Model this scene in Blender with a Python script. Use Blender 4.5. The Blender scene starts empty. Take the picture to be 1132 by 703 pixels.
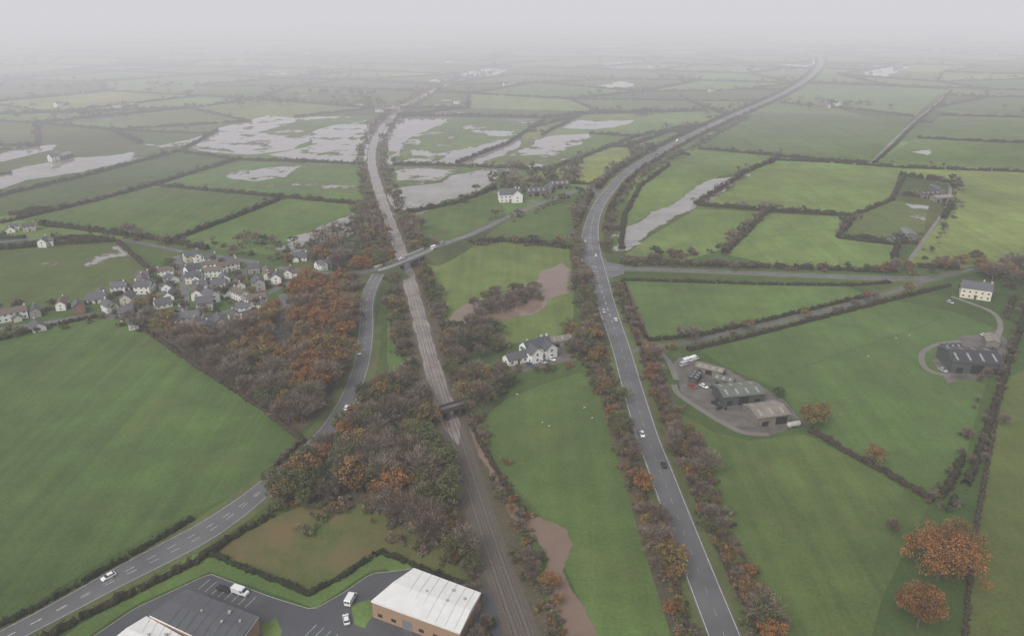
import bpy, bmesh, math, random
import numpy as np
from mathutils import Vector, Matrix
random.seed(7)
RG=np.random.default_rng(7)
S=bpy.context.scene
COL=S.collection
H=170.0; PITCH=math.radians(22.9); F=28/36*1132
cp,sp=math.cos(PITCH),math.sin(PITCH)
# survey control: oblique air-photo coordinates -> ground coordinates (metres)
def P(u,v,z=0.0):
    a=(u-566)/F; b=-(v-351.5)/F
    dy=cp+b*sp; dz=-sp+b*cp
    t=(H-z)/(-dz)
    return (a*t,dy*t)
def PL(l): return [P(*q) for q in l]

# ------------------------------------------------------------------ materials
def newmat(name):
    m=bpy.data.materials.new(name); m.use_nodes=True
    nt=m.node_tree; b=nt.nodes['Principled BSDF']
    return m,nt,b
def N(nt,t,**k):
    n=nt.nodes.new(t)
    for a,v in k.items(): setattr(n,a,v)
    return n
def L(nt,a,b): nt.links.new(a,b)
def noise(nt,vec,scale,detail=3,rough=.5,lo=0,hi=1,fmin=.3,fmax=.7,smooth=False):
    n=N(nt,'ShaderNodeTexNoise'); n.inputs['Scale'].default_value=scale
    n.inputs['Detail'].default_value=detail; n.inputs['Roughness'].default_value=rough
    L(nt,vec,n.inputs['Vector'])
    r=N(nt,'ShaderNodeMapRange')
    if smooth: r.interpolation_type='SMOOTHSTEP'
    r.inputs[1].default_value=fmin; r.inputs[2].default_value=fmax
    r.inputs[3].default_value=lo; r.inputs[4].default_value=hi
    L(nt,n.outputs['Fac'],r.inputs[0]); return r.outputs[0]
def mulf(nt,a,b):
    m=N(nt,'ShaderNodeMath',operation='MULTIPLY'); L(nt,a,m.inputs[0])
    if isinstance(b,(int,float)): m.inputs[1].default_value=b
    else: L(nt,b,m.inputs[1])
    return m.outputs[0]
def scalec(nt,c,f):
    m=N(nt,'ShaderNodeVectorMath',operation='SCALE')
    if isinstance(c,tuple): m.inputs[0].default_value=c[:3]
    else: L(nt,c,m.inputs[0])
    L(nt,f,m.inputs['Scale']); return m.outputs[0]
def mixc(nt,f,a,b):
    m=N(nt,'ShaderNodeMix',data_type='RGBA')
    if isinstance(f,(int,float)): m.inputs[0].default_value=f
    else: L(nt,f,m.inputs[0])
    for s,i in ((a,6),(b,7)):
        if isinstance(s,tuple): m.inputs[i].default_value=(s[0],s[1],s[2],1)
        else: L(nt,s,m.inputs[i])
    return m.outputs[2]
def pos(nt): return N(nt,'ShaderNodeNewGeometry').outputs['Position']
def simple(name,c,rough=.8,ns=None,amt=.15,metal=0,spec=.5,obj=False):
    m,nt,b=newmat(name)
    b.inputs['Roughness'].default_value=rough; b.inputs['Metallic'].default_value=metal
    b.inputs['Specular IOR Level'].default_value=spec
    v=N(nt,'ShaderNodeTexCoord').outputs['Object'] if obj else pos(nt)
    f=noise(nt,v,ns or .8,5,.6,1-amt,1+amt)
    if obj:
        oi=N(nt,'ShaderNodeObjectInfo'); r=N(nt,'ShaderNodeMapRange')
        r.inputs[3].default_value=.8; r.inputs[4].default_value=1.12
        L(nt,oi.outputs['Random'],r.inputs[0]); f=mulf(nt,f,r.outputs[0])
    L(nt,scalec(nt,c,f),b.inputs['Base Color'])
    return m
WATER=(.25,.232,.22)
def grass_mat(name,ang=0,wet=None,dry=.45,drycol=(.15,.135,.055),stripe=.025,dmin=.5,dmax=.8,wsc=.016,wcol=WATER):
    m,nt,b=newmat(name)
    b.inputs['Specular IOR Level'].default_value=.15
    p=pos(nt); at=N(nt,'ShaderNodeAttribute',attribute_name='tint')
    f=mulf(nt,noise(nt,p,.008,4,.55,.74,1.24),noise(nt,p,.05,8,.72,.78,1.2))
    f=mulf(nt,f,noise(nt,p,.9,5,.7,.78,1.22))
    mp=N(nt,'ShaderNodeMapping'); mp.inputs['Rotation'].default_value=(0,0,ang); mp.inputs['Scale'].default_value=(1,.03,1); L(nt,p,mp.inputs[0])
    f=mulf(nt,f,noise(nt,mp.outputs[0],.22,3,.6,1-stripe*3,1+stripe*3))
    c=scalec(nt,at.outputs['Color'],f)
    c=mixc(nt,noise(nt,p,.028,7,.7,0,dry,dmin,dmax,True),c,drycol)
    # darker, cooler damp hollows
    c=mixc(nt,noise(nt,p,.019,6,.65,0,.4,.5,.75,True),c,(.062,.10,.034))
    b.inputs['Roughness'].default_value=.9
    if wet is not None:
        k=noise(nt,p,wsc,9,.66,0,1,wet,wet+.045,True)
        kd=noise(nt,p,wsc,9,.66,0,.6,wet-.08,wet,True)
        c=mixc(nt,kd,c,(.10,.095,.05))
        c=mixc(nt,k,c,wcol)
        rr=N(nt,'ShaderNodeMapRange'); rr.inputs[3].default_value=.9; rr.inputs[4].default_value=.05
        L(nt,k,rr.inputs[0]); L(nt,rr.outputs[0],b.inputs['Roughness'])
        r2=N(nt,'ShaderNodeMapRange'); r2.inputs[3].default_value=.15; r2.inputs[4].default_value=.5
        L(nt,k,r2.inputs[0]); L(nt,r2.outputs[0],b.inputs['Specular IOR Level'])
    L(nt,c,b.inputs['Base Color'])
    return m
G_A=grass_mat('pasture_grass',.6); G_B=grass_mat('pasture_grass_drilled',2.3,stripe=.045)
G_W=grass_mat('wet_pasture_grass',1.0,wet=.60); G_WW=grass_mat('flooded_pasture_grass',1.4,wet=.55)
G_FL=grass_mat('floodwater_with_grass',1.4,wet=.42,wsc=.03)
G_MG=grass_mat('flood_margin_grass',1.4,wet=.52,wsc=.05)
G_S=grass_mat('rough_scrub_grass',.3,dry=1.0,drycol=(.14,.108,.055))
G_R=grass_mat('rough_rushy_grass',.3,dry=.9,drycol=(.175,.12,.06),dmin=.36,dmax=.66)
def litter():
    m,nt,b=newmat('leaf_litter'); p=pos(nt)
    c=mixc(nt,noise(nt,p,.12,6,.7),(.05,.058,.028),(.125,.088,.052))
    L(nt,scalec(nt,c,noise(nt,p,1.1,5,.7,.6,1.4)),b.inputs['Base Color']); b.inputs['Roughness'].default_value=.95
    return m
M_LIT=litter()
def waterm(name,c,rough=.03,c2=None,sc=.09):
    m,nt,b=newmat(name); p=pos(nt)
    cc=scalec(nt,c,noise(nt,p,.05,5,.6,.8,1.15))
    if c2: cc=mixc(nt,noise(nt,p,sc,8,.7,0,1,.46,.66,True),cc,c2)
    L(nt,cc,b.inputs['Base Color'])
    b.inputs['Roughness'].default_value=rough; b.inputs['IOR'].default_value=1.33
    bp=N(nt,'ShaderNodeBump'); bp.inputs['Strength'].default_value=.05; bp.inputs['Distance'].default_value=.05
    n=N(nt,'ShaderNodeTexNoise'); n.inputs['Scale'].default_value=.8; L(nt,p,n.inputs['Vector'])
    L(nt,n.outputs['Fac'],bp.inputs['Height']); L(nt,bp.outputs[0],b.inputs['Normal'])
    return m
M_WAT=waterm('silty_floodwater',(.25,.232,.22),c2=(.17,.165,.14),sc=.03); M_MUDW=waterm('muddy_floodwater',(.215,.15,.112),c2=(.17,.12,.09),sc=.05)
M_RAILW=waterm('flooded_ballast_water',(.26,.225,.20),.10,(.165,.135,.115),.12)
def asph(name,c,amt=.2):
    m,nt,b=newmat(name); p=pos(nt)
    f=mulf(nt,noise(nt,p,.05,5,.6,1-amt,1+amt),noise(nt,p,2.0,5,.7,.88,1.12))
    L(nt,scalec(nt,c,f),b.inputs['Base Color'])
    L(nt,noise(nt,p,.08,4,.6,.3,.7),b.inputs['Roughness'])
    return m
M_ROAD=asph('wet_asphalt',(.115,.113,.114)); M_YARD=asph('yard_asphalt',(.075,.077,.083))
M_TRACK=asph('gravel_track',(.165,.15,.13)); M_PAVE=simple('concrete_kerb',(.35,.34,.32),.8)
M_CONC=simple('concrete_yard',(.12,.108,.094),.7,.15,.4); M_CONC2=simple('pale_concrete',(.4,.39,.36),.8)
M_LINE=simple('road_paint',(.62,.62,.60),.6,1.0,.35)
M_BALL=simple('rail_ballast',(.105,.085,.068),.95,1.5,.35)
M_RAIL=simple('rusty_rail_steel',(.12,.095,.08),.45,1,.2,.4); M_SLP=simple('concrete_sleeper',(.19,.17,.15),.9)
M_BARK=simple('tree_bark',(.11,.092,.074),.95,1.5,.3)
M_STONE=simple('bridge_stone',(.22,.205,.185),.9,1.2,.25)
M_DSTONE=simple('dark_engineering_brick',(.07,.062,.058),.85,1.5,.25)
M_WHITE=simple('white_render',(.78,.77,.73),.8,.5,.06,obj=True); M_CREAM=simple('cream_render',(.60,.55,.46),.8,.5,.1,obj=True)
M_GREYW=simple('pebbledash_grey',(.38,.36,.33),.9,.9,.12,obj=True); M_BRICK=simple('red_brick',(.26,.14,.10),.9,2,.2,obj=True)
M_TANB=simple('buff_brick',(.33,.215,.14),.85,2.5,.15)
M_SLATE=simple('slate_roof',(.085,.088,.097),.6,1.5,.25,obj=True); M_SLATE2=simple('brown_tile_roof',(.13,.10,.085),.8,1.5,.25,obj=True)
M_GLASS=simple('window_glass',(.03,.035,.04),.1,1,.1); M_FRAME=simple('white_upvc_frame',(.75,.75,.73),.5,1,.05)
M_DOOR=simple('painted_door',(.10,.06,.05),.5,1,.1,obj=True); M_POT=simple('clay_chimney',(.25,.14,.09),.9,2,.2)
M_TYRE=simple('rubber_tyre',(.02,.02,.02),.9); M_HUB=simple('alloy_hub',(.4,.4,.42),.35,2,.1,.7)
M_LAMP=simple('lamp_lens',(.6,.6,.58),.2); M_TAIL=simple('tail_lens',(.3,.02,.02),.3)
PAINT={n:simple('car_paint_'+n,c,.25,.6,.03) for n,c in dict(white=(.75,.75,.75),black=(.02,.02,.024),silver=(.42,.43,.45),red=(.3,.03,.02),blue=(.04,.07,.16)).items()}
def ribbed(name,c,scale,ang=0,amt=.12,rough=.55,moss=None,var=.18):
    m,nt,b=newmat(name); v=N(nt,'ShaderNodeTexCoord').outputs['Object']
    mp=N(nt,'ShaderNodeMapping'); mp.inputs['Rotation'].default_value=(0,0,ang); L(nt,v,mp.inputs[0])
    w=N(nt,'ShaderNodeTexWave'); w.inputs['Scale'].default_value=scale; L(nt,mp.outputs[0],w.inputs[0])
    r=N(nt,'ShaderNodeMapRange'); r.inputs[3].default_value=1-amt; r.inputs[4].default_value=1+amt*.5
    L(nt,w.outputs['Fac'],r.inputs[0])
    f=mulf(nt,r.outputs[0],noise(nt,v,.35,6,.7,1-var,1+var*.7)); cc=scalec(nt,c,f)
    if moss: cc=mixc(nt,noise(nt,v,.25,6,.7,0,.8),cc,moss)
    L(nt,cc,b.inputs['Base Color']); b.inputs['Roughness'].default_value=rough
    return m
M_RWHITE=ribbed('white_metal_roof',(.70,.695,.67),.5,amt=.03,var=.09); M_RDARK=ribbed('dark_metal_roof',(.095,.098,.105),.5,amt=.08,var=.15)
M_RGREEN=ribbed('mossy_sheet_roof',(.15,.165,.145),.3,amt=.15,moss=(.08,.095,.055)); M_RGREY=ribbed('fibre_cement_roof',(.27,.245,.21),.3,amt=.15,moss=(.15,.115,.075))
M_RBLK=ribbed('black_sheet_roof',(.05,.05,.055),.3,amt=.2); M_SKYL=simple('roof_light',(.28,.29,.27),.4)
M_CLAD=ribbed('green_cladding',(.07,.085,.075),.5); M_DARK=simple('doorway_shade_and_seam_black',(.02,.018,.016),.9)  # near-black: painted shade of barn doorways, also dark roof seams
M_BLOCK=simple('weathered_blockwork',(.17,.155,.135),.9,.6,.25,obj=True)

# ------------------------------------------------------------------ mesh helpers
def mk(name,V,Fc,mat=None,loc=None,parent=None,link=True,mats=None,mi=None):
    me=bpy.data.meshes.new(name)
    me.from_pydata([tuple(v) for v in V],[],[tuple(f) for f in Fc])
    for m in (mats or ([mat] if mat else [])): me.materials.append(m)
    if mi is not None: me.polygons.foreach_set('material_index',mi)
    me.update()
    if not link: return me
    o=bpy.data.objects.new(name,me); COL.objects.link(o)
    if loc: o.location=loc
    if parent: o.parent=parent
    return o
def empty(name,loc=(0,0,0),rz=0,sc=1,link=True):
    e=bpy.data.objects.new(name,None); e.location=loc; e.rotation_euler=(0,0,rz); e.scale=(sc,)*3
    e.empty_display_size=.5
    if link: COL.objects.link(e)
    return e
def tint(me,arr):
    a=me.attributes.new('tint','FLOAT_COLOR','POINT')
    a.data.foreach_set('color',np.asarray(arr,dtype=np.float32).ravel())
def sheet(name,polys,tints,z,mat):
    V=[];Fc=[];T=[]
    for p,t in zip(polys,tints):
        n=len(V); V+= [(x,y,z) for x,y in p]; T+= [(t[0],t[1],t[2],1)]*len(p)
        ar=sum(p[i][0]*p[(i+1)%len(p)][1]-p[(i+1)%len(p)][0]*p[i][1] for i in range(len(p)))
        idx=list(range(n,n+len(p)))
        if ar<0: idx.reverse()
        Fc.append(idx)
    o=mk(name,V,Fc,mat); tint(o.data,T); return o
def organic(pts,it=3,amp=.07,rg=random):
    for _ in range(it):
        q=[]
        for i in range(len(pts)):
            a=pts[i];b=pts[(i+1)%len(pts)]
            dx,dy=b[0]-a[0],b[1]-a[1]; k=max(-.13,min(.13,rg.gauss(0,amp)))
            q+=[a,((a[0]+b[0])/2-dy*k,(a[1]+b[1])/2+dx*k)]
        pts=q
    return pts
def smooth(pts,n=8):
    out=[]
    Pn=[pts[0]]+list(pts)+[pts[-1]]
    for i in range(1,len(Pn)-2):
        p0,p1,p2,p3=[np.array(Pn[j],float) for j in (i-1,i,i+1,i+2)]
        for k in range(n):
            t=k/n
            out.append(.5*((2*p1)+(-p0+p2)*t+(2*p0-5*p1+4*p2-p3)*t*t+(-p0+3*p1-3*p2+p3)*t**3))
    out.append(np.array(pts[-1],float)); return np.array(out)
def to3(pts,z=0):
    pts=np.asarray(pts,float)
    if pts.shape[1]==2: pts=np.c_[pts,np.zeros(len(pts))]
    pts=pts.copy(); pts[:,2]+=z; return pts
def normals(p):
    d=np.gradient(p[:,:2],axis=0); d/=np.linalg.norm(d,axis=1)[:,None]+1e-9
    return np.c_[-d[:,1],d[:,0]]
def resample(p,step):
    p=np.asarray(p,float); s=np.r_[0,np.cumsum(np.linalg.norm(np.diff(p[:,:2],axis=0),axis=1))]
    n=max(2,int(s[-1]/step)+1); q=np.linspace(0,s[-1],n)
    return np.c_[tuple(np.interp(q,s,p[:,k]) for k in range(p.shape[1]))]
def ribbon_vf(p,o0,o1,z):
    p=to3(p,z); n=normals(p)
    a=p.copy();b=p.copy(); a[:,:2]+=n*np.reshape(o0,(-1,1)); b[:,:2]+=n*np.reshape(o1,(-1,1))
    V=np.concatenate([a,b]); m=len(p)
    return V,[(i+m,i+m+1,i+1,i) for i in range(m-1)]
def ribbon(name,p,o0,o1,z,mat,tintc=None):
    V,Fc=ribbon_vf(p,o0,o1,z)
    Fc=[f[::-1] for f in Fc] if np.mean(o1)>np.mean(o0) else Fc
    o=mk(name,V,Fc,mat)
    if tintc: tint(o.data,[(*tintc,1)]*len(V))
    return o
def inside(x,y,poly):
    c=False;n=len(poly);j=n-1
    for i in range(n):
        xi,yi=poly[i];xj,yj=poly[j]
        if (yi>y)!=(yj>y) and x<(xj-xi)*(y-yi)/(yj-yi)+xi: c=not c
        j=i
    return c
ROADPTS=[]
def regroad(p,hw):
    q=resample(np.asarray(p)[:,:2],3.0); ROADPTS.append(np.c_[q,np.full(len(q),hw)])
def clear(x,y,margin=0):
    A=RA
    d=np.hypot(A[:,0]-x,A[:,1]-y)-A[:,2]
    return d.min()>margin

# ------------------------------------------------------------------ ground & fields
def gr(k=1.0,j=.08,warm=0):
    base=(.094+warm,.142,.040)
    a=k*(1+random.uniform(-j,j)); return (base[0]*a*(1+random.uniform(-.08,.08)),base[1]*a,base[2]*a)
sheet('ground',[[(-16000,-1500),(16000,-1500),(16000,16000),(-16000,16000)]],[gr(.75)],-.05,G_A)
FIELDS=[] # explicit polygons in ground coords
def field(px,k=1.0,mat=G_A,warm=0,z=.01,reg=True):
    p=PL(px)
    if reg: FIELDS.append(p)
    return sheet('grass_field',[p],[gr(k,.03,warm)],z,mat)
field([(-60,392),(0,374),(110,348),(160,362),(220,405),(290,450),(333,487),(300,520),(262,545),(200,573),(100,628),(0,690),(-80,730)],.90,G_B)
field([(-40,285),(0,277),(128,268),(165,298),(150,320),(100,335),(0,350),(-40,352)],.82,G_W,.012)
field([(18,243),(170,206),(310,219),(190,266),(140,262),(60,250)],.98,G_B)
field([(190,269),(312,220),(396,228),(385,250),(300,282)],1.2,G_A)
field([(172,204),(268,178),(398,183),(402,224),(310,217)],1.15,G_W)
field([(-30,246),(165,204),(258,177),(200,168),(90,196),(0,217),(-40,226)],.68,G_A)
field([(-60,222),(90,196),(200,167),(160,160),(0,195),(-60,210)],.85,G_B)
field([(466,300),(478,284),(520,271),(560,268),(630,276),(634,320),(634,362),(600,378),(560,380),(500,362),(482,345)],1.2,G_B,.005)
field([(525,470),(558,442),(600,425),(640,412),(658,420),(672,470),(688,520),(712,600),(732,668),(745,715),(655,715),(640,660),(600,575),(560,530)],.97,G_A)
field([(428,345),(444,352),(456,385),(464,420),(440,432),(428,400)],1.1,G_A)
field([(690,308),(760,310),(935,315),(955,325),(900,340),(840,355),(720,377),(704,350)],1.1,G_A)
field([(775,387),(830,373),(900,355),(990,332),(1055,345),(1098,362),(1102,385),(1082,450),(1060,530),(1040,548),(980,522),(930,497),(895,475),(860,430),(800,405)],.98,G_A)
field([(748,455),(790,478),(830,487),(890,480),(930,500),(1028,556),(1005,600),(975,660),(960,720),(850,720),(822,650),(790,570)],.97,G_B)
field([(1110,420),(1160,395),(1200,720),(1065,720),(1072,620),(1085,540)],.95,G_A,.02)
field([(690,282),(718,262),(770,231),(842,234),(800,275),(760,288)],1.3,G_A,.01)
field([(802,281),(848,236),(942,240),(926,264),(992,272),(985,298),(860,294)],1.4,G_B,.012)
field([(775,226),(826,190),(856,180),(995,186),(985,222),(945,237)],1.4,G_A,.015)
field([(1002,292),(1050,232),(1055,205),(1000,194),(1010,188),(1170,192),(1180,285),(1060,297)],1.5,G_B,.02)
field([(950,238),(985,222),(1025,226),(1022,255),(990,268),(930,262)],.95,G_W,.01)
field([(697,205),(725,185),(775,168),(845,178),(822,190),(770,225),(700,262),(686,275)],1.3,G_A,.01)
field([(772,164),(840,124),(1008,130),(965,180),(850,172)],.9,G_B)
field([(968,181),(1012,153),(1180,160),(1180,190)],1.1,G_A)
field([(1016,152),(1040,128),(1200,132),(1180,158)],.95,G_A)
field([(862,114),(890,93),(1045,98),(1012,128)],1.25,G_B)
field([(440,183),(480,183),(560,186),(600,190),(545,208),(500,225),(448,235),(428,200)],1.05,G_WW)
field([(500,270),(560,240),(548,212),(500,226),(450,238),(462,268)],.9,G_A)
field([(432,180),(425,150),(436,130),(520,130),(600,131),(560,160),(505,180)],1.3,G_WW)
field([(508,182),(562,160),(600,150),(660,148),(700,152),(640,175),(600,186)],1.2,G_WW)
field([(606,146),(640,128),(740,125),(790,124),(760,140),(710,150)],1.35,G_A)
field([(190,165),(240,145),(300,130),(420,128),(408,150),(404,180),(330,178),(262,176)],1.1,G_WW)
field([(562,242),(595,228),(640,212),(644,230),(640,268),(560,262),(520,265)],.85,G_A)
VILL=PL([(95,345),(120,320),(165,305),(185,285),(250,280),(330,282),(372,300),(345,320),(310,345),(300,362),(240,382),(190,360),(150,350)])
W1=PL([(165,358),(235,384),(300,352),(322,322),(350,312),(398,318),(398,350),(393,400),(372,437),(330,478),(292,456),(225,408)])
W2=PL([(302,540),(345,500),(385,455),(405,425),(440,432),(474,445),(492,500),(508,545),(522,600),(528,640),(505,620),(450,585),(400,556),(330,562),(300,556)])
ROUGH=PL([(238,607),(300,572),(345,556),(400,556),(450,585),(505,610),(522,640),(500,640),(455,622),(420,610),(385,633),(342,655),(290,635)])
FIELDS+= [VILL,W1,W2]
sheet('village_ground',[VILL],[gr(.75)],.012,G_S)
sheet('woodland_floor',[organic(W1,2,.05),organic(W2,2,.05)],[gr(.5),gr(.5)],.014,M_LIT)
sheet('rough_grassland',[ROUGH],[gr(.95)],.018,G_R)
sheet('mown_grass_verge',[PL([(215,612),(240,610),(342,657),(385,635),(420,611),(455,624),(452,640),(425,628),(408,632),(348,672),(232,632),(150,668),(95,705),(60,710),(120,668)])],[gr(1.25)],.022,G_A)

# ------------------------------------------------------------------ roads and railway
def seg3(l): # (u,v,z)
    return [(*P(u,v,z),z) for u,v,z in l]
A=smooth(seg3([(u,v,0) for u,v in [(825,765),(801,703),(776,640),(745,560),(728,515),(715,481),(698,425),(686,383),(673,345),(661,308),(653,280),(653,255),(660,231),(674,210),(694,190),(728,169),(754,155),(785,140),(828,121),(862,106),(888,91),(903,78),(908,68),(900,61),(870,57),(830,55)]]))
Lr=smooth(seg3([(-60,737,0),(20,697,0),(75,668,0),(130,638,0),(180,612,0),(225,588,0),(265,561,0),(295,537,0),(330,508,0),(357,482,0),(377,455,0),(392,425,0),(401,395,0),(405,362,0),(405,340,1.2),(409,321,3.5),(418,303,5.5)]))
B=smooth(seg3([(225,282,0),(270,288,0),(310,296,0),(350,301,1),(385,303,3.5),(420,297,5.5),(450,286,6),(487,271,5.5),(518,260,3),(545,248,.6),(568,237,0),(600,224,0),(650,208,0),(664,222,0)]))
S1=smooth(seg3([(u,v,0) for u,v in [(655,297),(680,297),(720,298),(780,300),(850,303),(930,306),(985,308),(1030,308)]]))
S2=smooth(seg3([(u,v,0) for u,v in [(690,392),(715,384),(760,378),(820,365),(880,351),(930,339),(985,323),(1040,306),(1090,295),(1180,278)]]))
R=smooth(seg3([(u,v,0) for u,v in [(600,770),(578,703),(559,650),(542,600),(527,555),(513,510),(501,475),(491,447),(478,405),(467,365),(458,330),(449,298),(440,270),(427,235),(417,205),(411,180),(413,160),(422,142),(440,124),(465,108),(497,93),(535,82),(580,74),(640,68)]]))
TR=[smooth(seg3([(u,v,0) for u,v in l])) for l in [
 [(962,182),(985,158),(1010,135),(1035,115),(1052,98)],
 [(1052,328),(1075,336),(1098,346),(1106,360),(1100,378)],
 [(1062,377),(1035,381),(1019,392),(1025,408),(1050,416)],
 [(745,425),(752,437),(790,462),(822,478),(850,480)],
 [(722,384),(738,398),(748,420)],
 [(1051,205),(1047,228),(1028,256),(1004,290)],
 [(545,212),(570,220),(596,224)],
 [(1042,556),(1062,530),(1090,440),(1112,372),(1128,320)]]]
VR=[smooth(seg3([(u,v,0) for u,v in l])) for l in [
 [(120,352),(150,345),(190,346),(230,350),(262,340),(300,322),(330,308)],
 [(150,330),(190,322),(230,315),(270,298)],
 [(312,325),(316,345),(308,362),(313,392)],
 [(200,348),(205,325),(200,300),(195,283)],
 [(0,268),(40,264),(100,262),(150,268),(200,278),(225,282)],
 [(-20,366),(50,357),(100,348),(125,350)]]]
for p,w in ((A,6.2),(Lr,5),(B,3.6),(S1,3.6),(S2,2.6),(R,5.5)): regroad(p,w)
for p in TR: regroad(p,1.8)
for p in VR: regroad(p,2.2)
RA=np.concatenate(ROADPTS)
VG=(.105,.125,.048)
ribbon('grass_verge',A,-9.5,9.5,.03,G_S,VG); ribbon('grass_verge',Lr[:-24],-8,8,.028,G_S,VG)
ribbon('roadside_scrub_ground',A[6:72],-17,-9,.029,M_LIT); ribbon('roadside_scrub_ground',A[6:66],9,15,.029,M_LIT)
ribbon('grass_verge',S1,-6,6,.026,G_S,VG); ribbon('grass_verge',S2,-4.5,4.5,.024,G_S,VG)
ribbon('railway_cutting_grass',R,-10,10,.032,M_LIT)
ss=np.array([math.hypot(a[0]-P(655,285)[0],a[1]-P(655,285)[1]) for a in A])
wA=4.9+2.6*np.exp(-(ss/70)**2)
main=ribbon('main_road',A,-wA,wA,.05,M_ROAD)
sl=np.array([math.hypot(a[0]-P(205,600)[0],a[1]-P(205,600)[1]) for a in Lr]); wL=3.9+1.8*np.exp(-(sl/32)**2)
ribbon('village_road',Lr,-wL,wL,.046,M_ROAD)
ribbon('bridge_road',B,-3.1,3.1,.042,M_ROAD); ribbon('side_road',S1,-3.1,3.1,.040,M_ROAD); ribbon('country_lane',S2,-1.8,1.8,.038,M_ROAD)
for i,p in enumerate(TR[:-1]): ribbon('farm_track',p,-1.4,1.4,.034+.0006*i,M_TRACK)
for i,p in enumerate(VR): ribbon('village_street',p,-2.4,2.4,.022+.002*i,M_ROAD)
sheet('junction_splay',[PL([(660,318),(672,308),(690,303),(690,293),(672,290),(661,280),(655,297)]),PL([(398,345),(404,330),(406,316),(400,305),(385,306),(390,318)])],[VG]*2,.044,M_ROAD)
def marks(name,p,spec,z):
    V=[];Fc=[]
    for off,w,on,offl in spec:
        q=resample(p,1.0 if on else 4.0)
        nn=normals(q); o=off(q) if callable(off) else np.full(len(q),float(off))
        q=to3(q,z); 
        runs=[(0,len(q)-1)] if not on else [(i,i+on) for i in range(0,len(q)-on-1,on+offl)]
        for a,b in runs:
            idx=np.arange(a,b+1)
            l=q[idx].copy();r=q[idx].copy()
            l[:,:2]+=nn[idx]*(o[idx]-w/2)[:,None]; r[:,:2]+=nn[idx]*(o[idx]+w/2)[:,None]
            n=len(V);m=len(idx); V+=list(l)+list(r)
            Fc+=[(n+i,n+i+m,n+i+m+1,n+i+1) for i in range(m-1)]
    return mk(name,V,[f[::-1] for f in Fc],M_LINE)
A1=A[:110]
jc=P(655,285)
def wid(k):
    return lambda q:k*(4.35+2.4*np.exp(-(np.hypot(q[:,0]-jc[0],q[:,1]-jc[1])/70)**2))
marks('road_markings',A[:150],[(wid(1),.16,0,0),(wid(-1),.16,0,0)],.056)
def split(k): return lambda q:k*(0.02+1.5*np.exp(-(np.hypot(q[:,0]-jc[0],q[:,1]-jc[1])/55)**2))
marks('road_markings',A1,[(split(1),.16,3,6),(split(-1),.16,3,6)],.057)
V=[];Fc=[]; q=resample(A1,5); n_=normals(q); 
for i in range(1,len(q)-1):
    d=math.hypot(q[i,0]-jc[0],q[i,1]-jc[1]); w=1.4*math.exp(-(d/55)**2)
    if 14<d<80 and w>.3:
        t=q[i+1,:2]-q[i-1,:2]; t/=np.linalg.norm(t); a=q[i,:2]-n_[i]*w; b=q[i,:2]+n_[i]*w+t*1.5; k=len(V)
        V+=[(*a,.058),(*(a+t*.35),.058),(*(b+t*.35),.058),(*b,.058)]; Fc.append((k,k+1,k+2,k+3))
mk('road_markings',V,Fc,M_LINE)
def wl(k): return lambda q:k*(3.45+1.8*np.exp(-(np.hypot(q[:,0]-P(205,600)[0],q[:,1]-P(205,600)[1])/32)**2))
def cl(k): return lambda q:k*(.01+1.3*np.exp(-(np.hypot(q[:,0]-P(205,600)[0],q[:,1]-P(205,600)[1])/28)**2))
marks('road_markings',Lr,[(cl(1),.13,3,4),(cl(-1),.13,3,4),(wl(1),.1,0,0),(wl(-1),.1,0,0)],.052)
marks('road_markings',B,[(0,.12,3,4)],.048); marks('road_markings',S1,[(0,.14,3,4),(2.8,.1,0,0),(-2.8,.1,0,0)],.046)
# railway
ribbon('railway_ballast',R,-4.9,4.9,.05,M_BALL)
rr=empty('railway_track')
for k,c in enumerate((-1.75,1.75)):
    for s in (-.72,.72):
        V=[];Fc=[]
        p=to3(resample(R,6),0); n=normals(p)
        for dz,o in ((.06,-.08),(.28,-.08),(.28,.08),(.06,.08)):
            a=p.copy(); a[:,:2]+=n*(c+s+o); a[:,2]=dz; V+=list(a)
        m=len(p)
        for j in range(3): Fc+=[(j*m+i,j*m+i+1,(j+1)*m+i+1,(j+1)*m+i) for i in range(m-1)]
        mk('rail',V,Fc,M_RAIL,parent=rr)
    p=resample(R,.72)[:900]; n=normals(p); V=[];Fc=[]
    for i in range(len(p)):
        t=np.array([n[i][1],-n[i][0]]); c0=p[i,:2]+n[i]*c; k0=len(V)
        V+=[(*(c0+n[i]*a*1.3+t*b*.13),.1) for a,b in ((-1,-1),(1,-1),(1,1),(-1,1))]; Fc.append((k0,k0+1,k0+2,k0+3))
    mk('sleepers',V,Fc,M_SLP,parent=rr)
i0=int(np.argmin([math.hypot(a[0]-P(508,492)[0],a[1]-P(508,492)[1]) for a in R]))
RF=resample(R[i0:],5)
wv=4.1+.35*np.sin(np.arange(len(RF))*1.1)+RG.normal(0,.3,len(RF)); wv[0]=.3; wv[1]=1.6;wv[2]=2.6
ribbon('railway_floodwater',RF,-wv,wv*1.02,.17,M_RAILW)
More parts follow.
